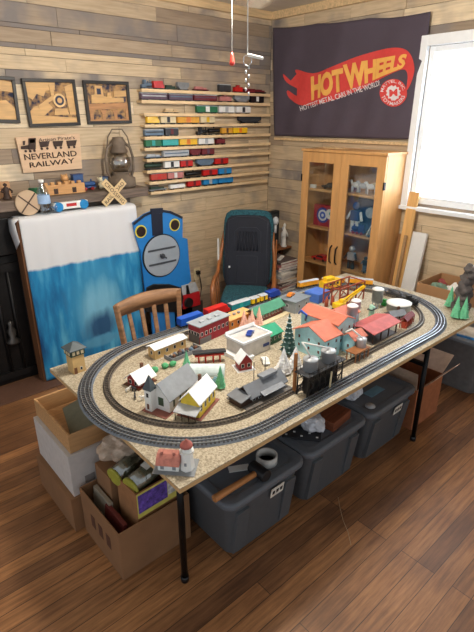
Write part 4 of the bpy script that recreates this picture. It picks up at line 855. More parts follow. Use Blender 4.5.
track('wide grey three-rail track loop around the outside of the train board', OP, .068, M('roadbed_grey', (98, 106, 116), .5), M('rail_steel', (176, 182, 190), .3, .8), .036, True)
track('narrow dark track loop just inside the wide grey loop', IP, .034, M('roadbed_brown', (104, 94, 84), .7), M('rail_dark', (126, 118, 108), .35, .7), .018, False)
OZ, IZ = TT+.0152, TT+.0152

# trains running on the board
def xback(u):
    return min((abs(onz(u, v*.5, OZ+.025).y-2.175), onz(u, v*.5, OZ+.025).x) for v in range(520, 720))[1]
for kind, m_, u0, u1, v, H_, lab, ac in (('diesel', blue, 178, 204, 322, .066, 'bright blue toy diesel leading the train at the left back of the board', 0), ('diesel', red, 205, 228.5, 313, .07, 'bright red toy railcar coupled behind the blue diesel', 0), ('box', M('teal_blue', (30, 130, 140), .4), 229, 248.5, 306, .055, 'teal toy car behind the red railcar', teal), ('box', yellow, 249, 257.5, 300, .05, 'first short yellow toy wagon behind the teal car', dark), ('box', yellow, 258, 265.5, 297, .05, 'second short yellow toy wagon next to the dark blue engine', dark), ('diesel', M('deep_blue', (22, 60, 150), .3), 266.5, 279, 294, .06, 'dark blue toy engine behind the two yellow wagons', 0)):
    x0, x1 = onz(u0, v, OZ).x, onz(u1, v, OZ).x
    x0 = xback(u0); x1 = xback(u1)
    railcar(kind, m_, x1-x0-.012, H_, .05, lab, ((x0+x1)/2, 2.175, OZ), 0, 'toy train on the back straight', ac or None)
def onarc(cx, R, ang): a = radians(ang); return (cx+R*cos(a), (1.664 if R > .45 else 1.676)+R*sin(a), IZ), a+pi/2
for ang, kind, m_, lab, L_, cc, R, H_ in ((78, 'box', M('train_orange', (232, 160, 40), .4), 'orange yellow toy coach on the right rear curve, first of three', .17, 2.50, .516, .05), (55, 'box', M('train_orange', (232, 160, 40)), 'orange yellow toy coach on the right rear curve, middle of three', .17, 2.50, .516, .05), (32, 'box', M('train_orange', (232, 160, 40)), 'orange yellow toy coach on the right curve nearest the white round tank', .17, 2.50, .516, .05),
    (-4, 'steam', M('loco_grey', (84, 84, 88), .4, .4), 'grey toy tender car on the inner right hand curve', .13, 2.49, .420, .04), (-26, 'steam', M('loco_black', (40, 40, 44), .35, .4), 'dark toy steam engine rounding the inner right hand curve', .15, 2.49, .420, .045)):
    p, a = onarc(cc, R, ang); railcar(kind, m_, L_, H_, .034, lab, p, a+(pi if kind == 'steam' else 0), 'toy train on the right curve', dark)

# ------------------------------------------------------------------ model buildings
def gable(s_, L_, D, h, rh): # walls with gable ends; ridge along local x
    s_.px([(-D/2, 0), (D/2, 0), (D/2, h), (0, h+rh), (-D/2, h)], -L_/2, L_/2)
def roofslabs(s_, L_, D, h, rh, ov=.008, th=.004):
    k = rh/(D/2)
    for sy in (-1, 1):
        p = [(0, h+rh), (sy*(D/2+ov), h-ov*k), (sy*(D/2+ov), h-ov*k+th), (0, h+rh+th)]
        s_.px(p, -L_/2-ov, L_/2+ov)
def win(par, x, y, z, w_, h_, side, m_=None, name='window', fr=None):
    s_ = q(fr or white); d = .0012
    if side in 'fb': sg_ = -1 if side == 'f' else 1; s_.box((x, y+sg_*d/2, z), (w_*1.3, d, h_*1.2)); s_.m(m_ or glassdark); s_.box((x, y+sg_*d, z), (w_, d, h_))
    else: sg_ = -1 if side == 'l' else 1; s_.box((x+sg_*d/2, y, z), (d, w_*1.3, h_*1.2)); s_.m(m_ or glassdark); s_.box((x+sg_*d, y, z), (d, w_, h_))
    return s_.build(name, par)
def wins(par, L_, D, h, nf, ns, w_=.012, hh=.02, z=None, **k):
    z = z or h*.55
    for i in range(nf): win(par, -L_/2+L_*(i+.5)/nf, -D/2, z, w_, hh, 'f', **k)
    for i in range(ns): win(par, -L_/2, -D/2+D*(i+.5)/ns, z, w_, hh, 'l', **k)
def house(name, label, loc, rz, L_, D, h, rh, mw, mr, nf=3, ns=1, chim=True, base=None, group='model buildings on the train board', flat=False, ww=.012, wh=.018, ov=.008):
    t = thing(name, label, 'model building', loc, rz, group); s_ = q(mw)
    if flat: s_.bb((-L_/2, -D/2, 0), (L_/2, D/2, h))
    else: gable(s_, L_, D, h, rh)
    s_.build('walls', t); s_ = q(mr)
    if flat: s_.bb((-L_/2-ov, -D/2-ov, h), (L_/2+ov, D/2+ov, h+.005))
    else: roofslabs(s_, L_, D, h, rh, ov)
    s_.build('roof', t); wins(t, L_, D, h, nf, ns, ww, wh)
    if base: s_ = q(base); s_.bb((-L_/2-.015, -D/2-.015, 0), (L_/2+.015, D/2+.015, .003)); s_.build('base', t)
    if chim: s_ = q(brown); s_.bb((L_*.2, .004, h+rh*.4), (L_*.2+.012, .016, h+rh+.02)); s_.build('chimney', t)
    return t
def foot(A, Bq, D):
    """front base edge A-B (photo pixels on the table plane), depth D behind it: centre, turn, length"""
    a, b = tp(*A), tp(*Bq); d = b-a; L_ = d.length; d.normalize(); n = Vector((-d.y, d.x, 0)); c = (a+b)/2+n*D/2
    return (c.x, c.y, TT+.0003), math.atan2(d.y, d.x), L_
def P3(u, v): p = tp(u, v); return (p.x, p.y, TT+.0003)
H2 = pi/2
# signal box, far left corner
sb = thing('signal_tower', 'tan model signal tower with a dark pyramid roof at the left corner of the board', 'model building', (.795, 2.105, TT), radians(3), 'model buildings on the train board'); sb.scale = (1.22, 1.22, 1.12)
s_ = q(tanw); s_.bb((-.026, -.026, 0), (.026, .026, .085)); s_.build('walls', sb, bev=.001); s_ = q(dgreen); s_.bb((-.03, -.03, .085), (.03, .03, .112)); s_.build('upper_walls', sb)
for k in range(3): win(sb, -.018+k*.018, -.03, .099, .011, .015, 'f', cream, fr=dgreen); win(sb, -.03, -.018+k*.018, .099, .011, .015, 'l', cream, fr=dgreen)
s_ = q(M('slate', (74, 84, 88), .6)); s_.lathe([(.052, .112), (.052, .115), (.004, .142), (0, .143)], n=4, smooth=False); r_ = s_.build('roof', sb); r_.rotation_euler[2] = pi/4
win(sb, .008, -.026, .02, .008, .012, 'f'); s_ = q(brown); s_.bb((-.022, -.0275, 0), (-.01, -.026, .03)); s_.build('door', sb)
# spanish lighthouse house
lh = thing('lighthouse_house', 'white model house with pink tile roof and attached white lighthouse at the near corner', 'model building', (.742, 1.205, TT+.0003), radians(-48), 'model buildings on the train board'); lh.scale = (1.08, 1.2, 1.12)
pk = M('pink_tile', (178, 112, 98), .7, var=.2, scale=80); s_ = q(white); gable(s_, .07, .05, .03, .001); s_.build('walls', lh)
s_ = q(pk); s_.px([(-.036, .028), (.036, .028), (.022, .047), (.01, .056), (-.01, .056), (-.022, .047)], -.04, .04); s_.build('roof', lh, bev=.002)
for x in (-.02, .02): win(lh, x, -.025, .015, .012, .014, 'f', grey); 
win(lh, -.035, 0, .015, .012, .014, 'l', grey)
for x in (-.022, .018): s_ = q(pk); s_.cyl((x, -.01, .05), (x, -.01, .066), .005, n=10); s_.build('chimney', lh)
s_ = q(white); s_.lathe([(.026, 0), (.020, .055), (.0195, .06), (.025, .062), (.025, .068), (.017, .069), (.017, .084), (.022, .085)], c=(.058, -.0, 0), n=8, smooth=False); s_.build('tower', lh)
s_ = q(M('lamp_room_red', (168, 92, 82), .6)); s_.lathe([(.022, .085), (.019, .092), (.004, .104), (.004, .108), (0, .109)], c=(.058, 0, 0), n=12); s_.build('tower_roof', lh); win(lh, .058, -.0225, .03, .008, .012, 'f', grey)
s_ = q(grey); s_.bb((-.05, -.04, 0), (.09, .04, .002)); s_.build('base', lh)
# small red house with white roof
loc, rz, L_ = foot((139.5, 389), (153.4, 381), .08)
house('red_cottage', 'small red model house with snowy white roof beside the church steeple', loc, rz, L_, .075, .038, .032, M('barn_red', (150, 40, 42), .6), snow, 3, 2, ov=.014, base=brown)
# church
loc, rz, L_ = foot((170, 413.5), (197, 392), .105)
ch = thing('church', 'white model church with grey roof and pointed steeple', 'model building', loc, rz, 'model buildings on the train board')
s_ = q(white); gable(s_, L_, .105, .07, .06); s_.build('nave', ch); s_ = q(M('church_roof', (138, 142, 146), .7)); roofslabs(s_, L_, .105, .07, .06, .010); s_.build('roof', ch)
stg = M('stained', (66, 84, 60), .3)
for k in range(4): win(ch, -L_/2+.03+k*.045, -.0525, .036, .011, .034, 'f', stg)
win(ch, -L_/2, -.008, .045, .028, .04, 'l', stg)
s_ = q(white); s_.bb((-L_/2-.034, .018, 0), (-L_/2-.0, .052, .105)); s_.build('steeple', ch); s_ = q(M('slate', (74, 84, 88))); s_.lathe([(.032, 0), (.030, .003), (.003, .062), (0, .064)], n=4, smooth=False); o = s_.build('spire', ch); o.location = (-L_/2-.017, .035, .105); o.rotation_euler[2] = pi/4
win(ch, -L_/2-.034, .035, .08, .012, .02, 'l'); win(ch, -L_/2-.034, .035, .025, .012, .026, 'l', brown); s_ = q(M('brick_base', (140, 84, 72), .7)); s_.bb((-L_/2-.045, -.065, 0), (L_/2+.01, .065, .003)); s_.build('base', ch)
# yellow house
loc, rz, L_ = foot((196, 421), (214, 400), .09); loc = (loc[0]+.012, loc[1]-.004, loc[2])
yh = house('yellow_house', 'bright yellow model house with white roof and porch beside the church', loc, rz, L_-.02, .085, .075, .045, M('house_yellow', (226, 196, 60), .6), snow, 4, 2, base=M('brick_base', (140, 84, 72)), wh=.026)
yx = -(L_-.02)/2
s_ = q(lgrey); s_.box((yx-.024, 0, .048), (.055, .105, .004), ry=-.25); s_.build('porch_roof', yh)
for k in range(4): s_ = q(dbrown); s_.cyl((yx-.044, -.046+k*.031, .0), (yx-.044, -.046+k*.031, .041), .002, n=6); s_.build('porch_post', yh)
# white roof tan workshop
loc, rz, L_ = foot((155.5, 360), (186, 347.5), .06)
ws = house('workshop', 'long tan model workshop with white roof behind the small red house', loc, rz, L_, .06, .058, .010, tanw, snow, 4, 1, chim=False)
yd = thing('scrap_yard', 'walled grey yard of scrap in front of the tan workshop', 'model building', (loc[0]+.045, loc[1]-.075, TT), rz); s_ = q(grey); s_.bb((-.10, -.04, 0), (.10, -.036, .022)); s_.bb((-.10, -.036, 0), (-.096, .03, .022)); s_.bb((.096, -.036, 0), (.1, .03, .022)); s_.bb((.0, -.036, 0), (.003, .03, .022)); s_.build('wall', yd)
for k in range(11): s_ = q((dark, brown, bgrey)[k % 3]); s_.ball((-.08+k*.016, random.uniform(-.015, .02), .014), .014, sub=1, wob=.01, seed=k); s_.build('scrap_pile', yd)
# red brick factory
loc, rz, FL = foot((200, 345), (229, 332), .09)
rf = house('brick_factory', 'dark red model factory with pale flat roof at the left back', loc, rz, FL, .09, .105, 0, M('factory_red', (150, 32, 44), .6), M('roof_pale', (158, 166, 172), .6), 7, 4, chim=False, flat=True, ww=.014, wh=.02)
s_ = q(M('loading_grey', (100, 96, 96))); s_.bb((-FL/2, -.047, .0), (-.03, -.0451, .035)); s_.bb((-FL/2-.002, -.04, 0), (-FL/2-.0001, .04, .05)); s_.build('loading_bay', rf)
for k in range(3): s_ = q(lgrey); s_.bb((-.08+k*.06, -.02, .110), (-.055+k*.06, .0, .120)); s_.build('roof_vent', rf)
loc, rz, L_ = foot((230, 331), (253, 321), .09)
of = house('orange_warehouse', 'pale orange flat-roofed model warehouse beside the dark red factory', loc, rz, L_, .08, .06, 0, M('orange_wall', (216, 140, 62), .6), M('orange_flat', (232, 176, 112), .7), 4, 0, chim=False, flat=True)
for k in range(2): s_ = q(grey); s_.cyl((-.02+k*.04, 0, .065), (-.02+k*.04, 0, .077), .01, n=10); s_.build('roof_vent', of)
# white big flat building
loc, rz, L_ = foot((242, 361), (271, 349), .13)
wb = thing('white_depot', 'large white model depot with stepped flat roof in the middle of the board', 'model building', loc, radians(1), 'model buildings on the train board'); s_ = q(M('depot_white', (206, 200, 192), .7)); s_.bb((-.10, -.065, 0), (.10, .065, .09)); s_.build('walls', wb)
s_ = q(snow); s_.bb((-.107, -.072, .09), (.107, -.062, .102)); s_.bb((-.107, .062, .09), (.107, .072, .102)); s_.bb((-.107, -.062, .09), (-.097, .062, .102)); s_.bb((.097, -.062, .09), (.107, .062, .102)); s_.px([(.062, .09), (.072, .09), (.072, .102), (.067, .120), (.062, .102)], -.107, .107); s_.m(M('depot_roof', (190, 186, 182), .8)); s_.bb((-.097, -.062, .09), (.097, .062, .093)); s_.build('roof', wb)
s_ = q(M('sign_blue', (52, 70, 130), .4)); s_.bb((.045, -.0665, .03), (.09, -.065, .048)); s_.build('wall_sign', wb)
s_ = q(snow); s_.bb((-.132, -.075, 0), (-.101, .06, .02)); s_.bb((-.101, -.085, 0), (-.04, -.066, .018)); s_.build('snowy_step', wb)
toycar('tiny dark blue toy car parked on the white depot roof', (loc[0]+.01, loc[1], TT+.0935), M('deep_blue', (22, 60, 150)), .07, .5)
# red barn
rb_ = house('red_barn', 'little red model barn with snowy roof in front of the white depot', (1.435, 1.578, TT), radians(70), .06, .065, .05, .04, M('barn_red', (150, 40, 42)), snow, 2, 2, chim=False, base=snow)
# torii-like red trestle
tr = thing('red_bridge', 'small red toy bridge frame with dark rail on top beside the white tunnel', 'toy bridge', (1.345, 1.74, TT), radians(-30)); tr.scale = (1, 1, 1.35); s_ = q(M('bridge_red', (196, 50, 36), .5))
for x in (-.055, -.02, .02, .055):
    for y in (-.012, .012): s_.cyl((x, y, 0), (x, y, .04), .003, n=6)
s_.bb((-.075, -.016, .03), (.075, .016, .035)); s_.build('frame', tr); s_ = q(dark); s_.bb((-.085, -.017, .041), (.085, .017, .047)); s_.build('deck', tr)
# white tunnel
tn = thing('snow_tunnel', 'half round white model tunnel lying behind the church', 'model tunnel', (1.262, 1.658, TT), radians(-42)); tn.scale = (1, 1.1, 1.15); s_ = q(M('tunnel_white', (206, 220, 222), .7)); s_.px([(.04*cos(pi*k/12), .04*sin(pi*k/12)) for k in range(13)]+[(-.032*cos(pi*k/12), .032*sin(pi*k/12)) for k in range(13)], -.09, .09); s_.build('shell', tn)
# green stations
gs = house('green_station', 'long model station with green roof near the back train', (1.985, 1.985, TT), radians(6), .26, .08, .06, .03, M('station_red', (120, 60, 54), .6), M('roof_green', (62, 132, 100), .7), 9, 2, ov=.014)
s_ = q(cream); s_.bb((-.15, -.085, 0), (.15, -.0455, .006)); s_.build('platform', gs)
g2 = house('green_shed', 'green model shed with green hipped roof beside the white depot', (1.755, 1.735, TT), radians(4), .115, .12, .055, .03, M('shed_green', (44, 92, 66), .6), M('roof_green2', (40, 150, 112), .7), 3, 0, chim=False)
# grey flat with toys on roof
gf = house('grey_warehouse', 'grey flat-roofed model warehouse near the back with tiny cars on it', (2.235, 1.965, TT), radians(7), .16, .13, .075, 0, M('warehouse_grey', (146, 150, 154), .6), M('roof_grey', (120, 128, 134), .7), 2, 1, chim=False, flat=True)
toycar('small orange toy car on the grey warehouse roof', (2.225, 1.99, TT+.081), orange, .075, .3)
bt2 = q(M('block_blue', (70, 110, 190), .5)); bt2.bb((-.07, -.06, 0), (.07, .06, .065)); o = tag(bt2.build('blue_block', bev=.004), 'flat bright blue toy block between grey warehouse and crane', 'toy block'); o.location = (2.475, 1.97, TT); o.rotation_euler[2] = .1
# dark station
dsn = thing('dark_station', 'dark brown model station with wide grey roof by the front tracks', 'model building', (1.345, 1.352, TT), radians(1), 'model buildings on the train board'); dsn.scale = (1.06, .95, 1.15); s_ = q(dbrown); gable(s_, .20, .08, .034, .03); s_.build('walls', dsn); s_ = q(M('station_roof', (112, 116, 122), .6)); roofslabs(s_, .20, .08, .034, .03, .014); s_.build('roof', dsn)
s_ = q(M('station_roof2', (128, 132, 138), .6)); s_.box((.01, -.062, .032), (.13, .03, .003), rx=.25); s_.build('awning', dsn); s_ = q(M('station_roof', (112, 116, 122))); s_.box((-.135, 0, .034), (.06, .10, .004), ry=-.2); s_.build('lean_to_roof', dsn); s_ = q(dbrown); s_.bb((-.158, -.04, 0), (-.1, .04, .025)); s_.build('lean_to', dsn)
s_ = q(M('station_roof2', (128, 132, 138))); s_.box((.03, 0, .072), (.09, .04, .012)); s_.build('roof_monitor', dsn, bev=.002); wins(dsn, .2, .08, .034, 6, 0, .014, .016, .016)
for x in (.02, .09): s_ = q(dark); s_.cyl((x, .08, 0), (x, .08, .10), .002, n=6); s_.build('lamp_post', dsn)
s_ = q(M('platform_grey', (96, 92, 88), .7)); s_.bb((-.15, -.085, 0), (.12, .07, .003)); s_.build('platform', dsn)
# coal trestle with two silver tanks
ct = thing('tank_trestle', 'black lattice model trestle carrying two silver tanks beside the front tracks', 'model building', (1.575, 1.205, TT), 0); 
s_ = q(black)
X0, X1, Y0, Y1, TH = -.125, .125, -.030, .028, .112
for i in range(7):
    x = X0+(X1-X0)*i/6
    for y in (Y0, Y1): s_.bar((x, y, 0), (x, y, TH), .005)
for y in (Y0, Y1):
    for z in (.04, .08): s_.bar((X0, y, z), (X1, y, z), .004)
    for i in range(6):
        x = X0+(X1-X0)*i/6; x2 = X0+(X1-X0)*(i+1)/6; s_.bar((x, y, .0), (x2, y, .06), .003); s_.bar((x2, y, .06), (x, y, TH), .003)
s_.bb((X0+.03, Y0+.012, 0), (X1-.03, Y1-.012, .1)); s_.build('lattice', ct)
s_ = q(dark); s_.bb((X0-.01, Y0-.012, TH), (X1+.01, Y1+.012, TH+.004)); s_.build('deck', ct)
s_ = q(black)
for y in (Y0-.01, Y1+.01):
    s_.bar((X0-.01, y, TH+.02), (X1+.01, y, TH+.02), .002)
    for i in range(10): x = X0+(X1-X0)*i/9; s_.bar((x, y, TH), (x, y, TH+.02), .002)
s_.build('railing', ct)
for x in (-.070, .055):
    s_ = q(M('tank_silver', (168, 172, 176), .4, .1)); s_.lathe([(.034, 0), (.034, .05), (.036, .05), (.034, .056), (0, .064)], c=(x, .005, TH+.004), n=24); s_.build('tank', ct)
for a, c in (((-.070, .005, TH+.066), (-.105, .03, TH+.14)), ((-.105, .03, TH+.14), (.055, .005, TH+.07))): s_ = q(white); s_.tube([a, c], .004); s_.build('pipe', ct)
s_ = q(M('mast_brown', (170, 110, 60), .6)); s_.bar((-.125, .045, 0), (-.125, .045, .20), .012); s_.build('mast', ct); s_ = q(cream); s_.bar((.02, Y0-.014, .01), (.025, Y0-.014, .09), .006); s_.build('ladder', ct)
# blue complex
bc = thing('mill_complex', 'light blue model mill with several wings under orange roofs', 'model building', (1.985, 1.485, TT), 0, 'model buildings on the train board')
def wing(x0, x1, y0, y1, h, rh, along, nf, ns, mw=lblue, mr=orr):
    W_, D_ = x1-x0, y1-y0; w_ = bpy.data.objects.new('wing', None)
    s_ = q(mw)
    cx, cy = (x0+x1)/2-2.0, (y0+y1)/2-1.5
    if along == 'x': gable(s_, W_, D_, h, rh)
    else: gable(s_, D_, W_, h, rh)
    wl = s_.build('wing_walls', bc); wl.location = (cx, cy, 0); wl.rotation_euler[2] = 0 if along == 'x' else H2
    s_ = q(mr); roofslabs(s_, W_ if along == 'x' else D_, D_ if along == 'x' else W_, h, rh, .01, .005); s_.build('wing_roof', wl)
    bpy.data.objects.remove(w_)
    LX, LY = (W_, D_) if along == 'x' else (D_, W_)
    for r_ in range(1 if h < .1 else 2):
        z = h*(.35+.4*r_) if h >= .1 else h*.5
        for i in range(nf):
            if along == 'x': win(wl, -LX/2+LX*(i+.5)/nf, -LY/2, z, .012, .016, 'f', M('pane_rust', (110, 66, 60), .5), fr=lblue)
            else: win(wl, -LX/2, -LY/2+LY*(i+.5)/nf, z, .012, .016, 'l', M('pane_rust', (110, 66, 60)), fr=lblue)
        for i in range(ns):
            if along == 'x': win(wl, -LX/2, -LY/2+LY*(i+.5)/ns, z, .012, .016, 'l', M('pane_rust', (110, 66, 60)), fr=lblue)
            else: win(wl, -LX/2+LX*(i+.5)/ns, LY/2, z, .012, .016, 'b', M('pane_rust', (110, 66, 60)), fr=lblue)
wing(1.80, 1.93, 1.37, 1.57, .12, .045, 'x', 2, 3); wing(1.945, 2.08, 1.40, 1.655, .155, .028, 'y', 2, 4); wing(2.095, 2.24, 1.48, 1.59, .13, .028, 'x', 3, 0); wing(1.975, 2.07, 1.31, 1.385, .09, .025, 'x', 2, 1)
s_ = q(blue); s_.tube([(-.06, .12, .125), (-.075, .10, .155), (-.075, .14, .17), (-.06, .17, .14)], .006); s_.build('hoist', bc)
def tank(label, loc, r, h, m1, m2, legs=0, name='water_tank'):
    t = thing(name, label, 'model tank', loc); s_ = q(m1); s_.lathe([(r, legs), (r, legs+h), (r*1.05, legs+h)], n=24); s_.build('tank', t); s_ = q(m2); s_.lathe([(r*1.06, legs+h), (r*1.06, legs+h+.004), (r*.6, legs+h+.012), (0, legs+h+.014)], n=24); s_.build('lid', t)
    if legs:
        for a in range(4): s_ = q(m1); s_.bar((r*.8*cos(a*H2+.78), r*.8*sin(a*H2+.78), 0), (r*.7*cos(a*H2+.78), r*.7*sin(a*H2+.78), legs), .006); s_.build('leg', t)
    return t
# red shed and its neighbours
rs = thing('red_roof_shed', 'open model freight shed with a broad faded red roof on the right', 'model building', (2.265, 1.372, TT), radians(1), 'model buildings on the train board')
s_ = q(M('roof_faded_red', (176, 84, 80), .7, var=.15)); roofslabs(s_, .26, .15, .07, .02, .01); s_.build('roof', rs); s_ = q(brown); s_.bb((-.12, .05, 0), (.12, .07, .07)); s_.build('walls', rs)
for x in (-.12, -.04, .04, .12): s_ = q(dbrown); s_.bar((x, -.068, 0), (x, -.068, .07), .006); s_.build('post', rs)
s_ = q(M('platform_grey', (96, 92, 88))); s_.bb((-.13, -.075, 0), (.13, .075, .004)); s_.build('base', rs)
tank('silver tank nearest the blue mill standing on tall legs', (2.125, 1.438, TT), .03, .045, silver, white, .15); tank('smaller silver tank on tall legs behind the broad red roof', (2.24, 1.515-.02, TT), .027, .04, silver, white, .14)
bt3 = thing('loading_trestle', 'small brown model trestle holding a silver hopper tank by the front tracks', 'model building', (1.985, 1.262, TT-.0), 0); bt3.location = (1.985, 1.195, TT)
bt3.location = (1.95, 1.262, TT)
s_ = q(M('trestle_brown', (150, 96, 56), .7))
for x in (-.055, -.02, .02, .055):
    for y in (-.027, .027): s_.bar((x, y, 0), (x, y, .05), .005)
s_.bb((-.065, -.032, .05), (.065, .032, .056)); s_.build('frame', bt3)
s_ = q(silver); s_.lathe([(.024, .056), (.026, .10), (.027, .104), (0, .108)], c=(.03, .004, 0), n=20); s_.build('hopper_tank', bt3); s_ = q(white); s_.tube([(.03, .0, .105), (-.0, .05, .15), (-.04, .06, .14)], .005); s_.build('pipe', bt3)
rh_ = thing('timber_hall', 'rust red timber frame model hall beside the white round tank', 'model building', (2.54, 1.325, TT), radians(12), 'model buildings on the train board'); s_ = q(M('rust_red', (168, 66, 44), .6))
for i in range(5):
    x = -.09+i*.045
    for y in (-.025, .025): s_.bar((x, y, 0), (x, y, .055), .006)
for y in (-.025, .025): s_.bar((-.09, y, .055), (.09, y, .055), .006); s_.bar((-.09, y, .028), (.09, y, .028), .004)
s_.bb((-.085, -.015, 0), (.085, .015, .045)); rh_.scale = (.75, .8, .9); s_.build('frame', rh_); s_ = q(maroon); roofslabs(s_, .18, .05, .056, .018, .004); s_.build('roof', rh_)
wt = tank('low round tank with a wide white top on the right of the board', (2.718, 1.49, TT), .075, .05, lgrey, white, 0, 'round_tank')
gp = house('grey_pump_house', 'low grey model pump house in front of the white-topped round tank', (2.585, 1.43, TT), radians(-20), .10, .07, .03, .02, M('warehouse_grey', (146, 150, 154)), M('roof_grey2', (110, 114, 118), .7), 3, 1)
tank('tall silver model silo in front of the orange coaches', (2.655, 1.615, TT), .036, .085, M('silo_grey', (150, 158, 160), .4, .3), white, .04, 'model_silo')
for k, (x, y, lab) in enumerate(((2.40, 1.60, 'pale green pipe tower left of the silver silo'), (2.46, 1.53, 'second pale green pipe tower below the silver silo'))): 
    t = thing('pipe_tower', lab, 'model tower', (x, y, TT), 0, 'pipe towers'); s_ = q(M('pipe_pale', (160, 200, 176), .5)); s_.cyl((0, 0, 0), (0, 0, .09), .012, n=10); s_.cyl((.025, 0, 0), (.025, 0, .075), .009, n=10); s_.build('pipe', t); s_ = q(dark); s_.bb((-.018, -.018, .06), (.038, .018, .064)); s_.build('gallery', t)
gt = q(M('green_tractor', (50, 170, 80), .4)); gt.box((0, 0, .02), (.06, .03, .02)); gt.box((-.01, 0, .036), (.024, .026, .016)); [gt.cyl((x, -.018, .012), (x, .018, .012), .012, n=12) for x in (-.02, .02)]; o = tag(gt.build('toy_tractor', bev=.002), 'bright green toy tractor left of the white-topped round tank', 'toy tractor'); o.location = (2.735, 1.60, TT)
# cranes
cr_ = thing('gantry_crane', 'rust coloured model gantry crane frame at the back right of the board', 'model crane', (2.585, 1.83, TT), radians(0)); cr_.scale = (1.05, 1.3, 1.2); s_ = q(M('crane_rust', (150, 66, 40), .6))
for x in (-.13, -.045, .045, .13):
    for y in (-.05, .05): s_.bar((x, y, 0), (x, y, .11), .006)
for y in (-.05, .05):
    for z in (.06, .11): s_.bar((-.13, y, z), (.13, y, z), .006)
    for x in (-.13, -.045, .045): s_.bar((x, y, .0), (x+.085, y, .06), .004); s_.bar((x, y, .11), (x+.085, y, .06), .004)
for x in (-.13, .13): s_.bar((x, -.05, .11), (x, .05, .11), .006)
s_.build('frame', cr_)
yc = thing('toy_crane', 'yellow toy crane with a long raised boom in front of the rust gantry', 'toy crane', (2.42, 1.74, TT), radians(2)); yc.scale = (1.15, 1.3, 1.3); s_ = q(black); s_.bb((-.035, -.025, 0), (.035, -.012, .018)); s_.bb((-.035, .012, 0), (.035, .025, .018)); s_.build('crawler_track', yc, bev=.004)
s_ = q(yellow); s_.bb((-.035, -.022, .018), (.03, .022, .045)); s_.bb((.0, -.02, .045), (.025, .005, .06)); s_.build('cab', yc, bev=.002); s_ = q(yellow); s_.bar((.02, .01, .035), (.20, -.02, .095), .009); s_.bar((.02, -.006, .032), (.20, -.03, .095), .005); s_.build('boom', yc)
dt = thing('toy_dump_truck', 'big yellow toy truck in front of the cabinet at the back edge of the board', 'toy truck', (2.675, 2.115, TT), radians(-8)); dt.location = (2.69, 2.03, TT); dt.scale = (1.15, 1.3, 1.5); s_ = q(yellow); s_.bb((-.075, -.022, .018), (.075, .022, .055)); s_.bb((-.05, -.018, .055), (.02, .018, .072)); s_.build('body', dt, bev=.003)
for x in (-.05, 0, .05): s_ = q(black); s_.cyl((x, -.026, .012), (x, .026, .012), .012, n=12); s_.build('wheel', dt)
s_ = q(dark); [s_.bb((-.06+k*.03, -.0225, .034), (-.042+k*.03, -.022, .046)) for k in range(4)]; s_.build('window_band', dt)
for k, (x, y) in enumerate(((2.44, 1.905), (2.49, 1.895))): t = thing('red_barrel_post', ('left', 'right')[k]+' rust red bottle-shaped post in front of the blue block', 'toy post', (x, y, TT), 0, 'rust red posts'); t.location = (x-.02, y-.06, TT); s_ = q(M('post_red', (170, 80, 54), .5)); s_.lathe([(.013, 0), (.013, .045), (.006, .058), (.006, .066), (0, .068)], n=12); s_.build('body', t)

# trees
def tree(label, loc, h, r, mat, tiers=0, group='model trees on the board', snowm=None, name='model_tree'):
    t = thing(name, label, 'model tree', loc, 0, group); rnd = random.Random(label); s_ = q(mat)
    s_q = tiers or 9
    for k in range(s_q):
        f = k/s_q; z0 = h*(.10+.86*f); rr = r*(1-f)*(1 if tiers else 1.0)+.0015; n = 14; top = s_.bm.verts.new((0, 0, min(h, z0+h*.9/s_q*(2.0 if tiers else 2.4)))); ring = []
        for i in range(n): a = 2*pi*i/n; q_ = rr*(1 if i % 2 else .78)*rnd.uniform(.9, 1.1); ring.append(s_.bm.verts.new((q_*cos(a), q_*sin(a), z0-rnd.random()*.004)))
        s_.mi = 0
        for i in range(n): s_.face([ring[i], ring[(i+1) % n], top])
        s_.face(ring[::-1])
        if snowm:
            s_.m(snowm); 
            for i in range(0, n, 2): a = 2*pi*(i+1)/n; s_.ball((rr*.8*cos(a), rr*.8*sin(a), z0+.004), .0045, (1.4, 1.4, .5), 1)
            s_.mi = 0
    s_.build('foliage', t); s_ = q(brown); s_.cyl((0, 0, 0), (0, 0, h*.14), max(.002, r*.14), n=8); s_.build('trunk', t); return t
def T3(u, v): p = tp(u, v); return (p.x, p.y, TT)
tree('tall snow-tipped dark pine right of the white depot', T3(288, 354), .24, .046, M('pine_dark', (52, 84, 78), .8), 8, snowm=M('frost', (196, 212, 214), .8))
for i, (u, v, h, w_) in enumerate(((243, 325, .075, 'leftmost'), (251, 327, .082, 'second'), (258, 324, .078, 'third'), (248, 331, .07, 'frontmost'))): 
    p = T3(u-2, v+2); tree('%s pale pink bristle tree of the clump behind the white depot' % w_, T3((244, 252, 259, 249)[i], (328, 328, 325, 333)[i]), h+.045, .03, pink)
for u, v, h, lab, m_ in ((283, 373, .14, 'left white snowy cone tree beside the trestle', snow), (295, 369, .13, 'right white snowy cone tree beside the trestle', snow), (187, 372, .12, 'pale green cone tree just behind the church roof', paleg), (220.5, 388, .12, 'pale green tree standing right of the yellow house', paleg), (463, 319, .15, 'right one of two pale green cone trees before the rock tower', paleg), (455, 318, .15, 'left one of two pale green cone trees before the rock tower', paleg), (449, 307, .15, 'pale green cone tree set back beside the open cardboard box', paleg)):
    tree(lab, T3(u, v), h, h*(.34 if m_ is snow else .23), m_)
for u, v, lab in ((165, 368, 'round green bush left of the church roof'), (173, 366, 'round green bush right beside the pale cone tree'), (155, 372, 'round green bush by the small red house')):
    s_ = q(M('bush_green', (84, 170, 116), .8)); s_.ball((0, 0, .014), .018, (1, 1, .8), 2, .006, u); o = tag(s_.build('bush'), lab, 'bush', 'green bushes by the church'); o.location = T3(u, v)
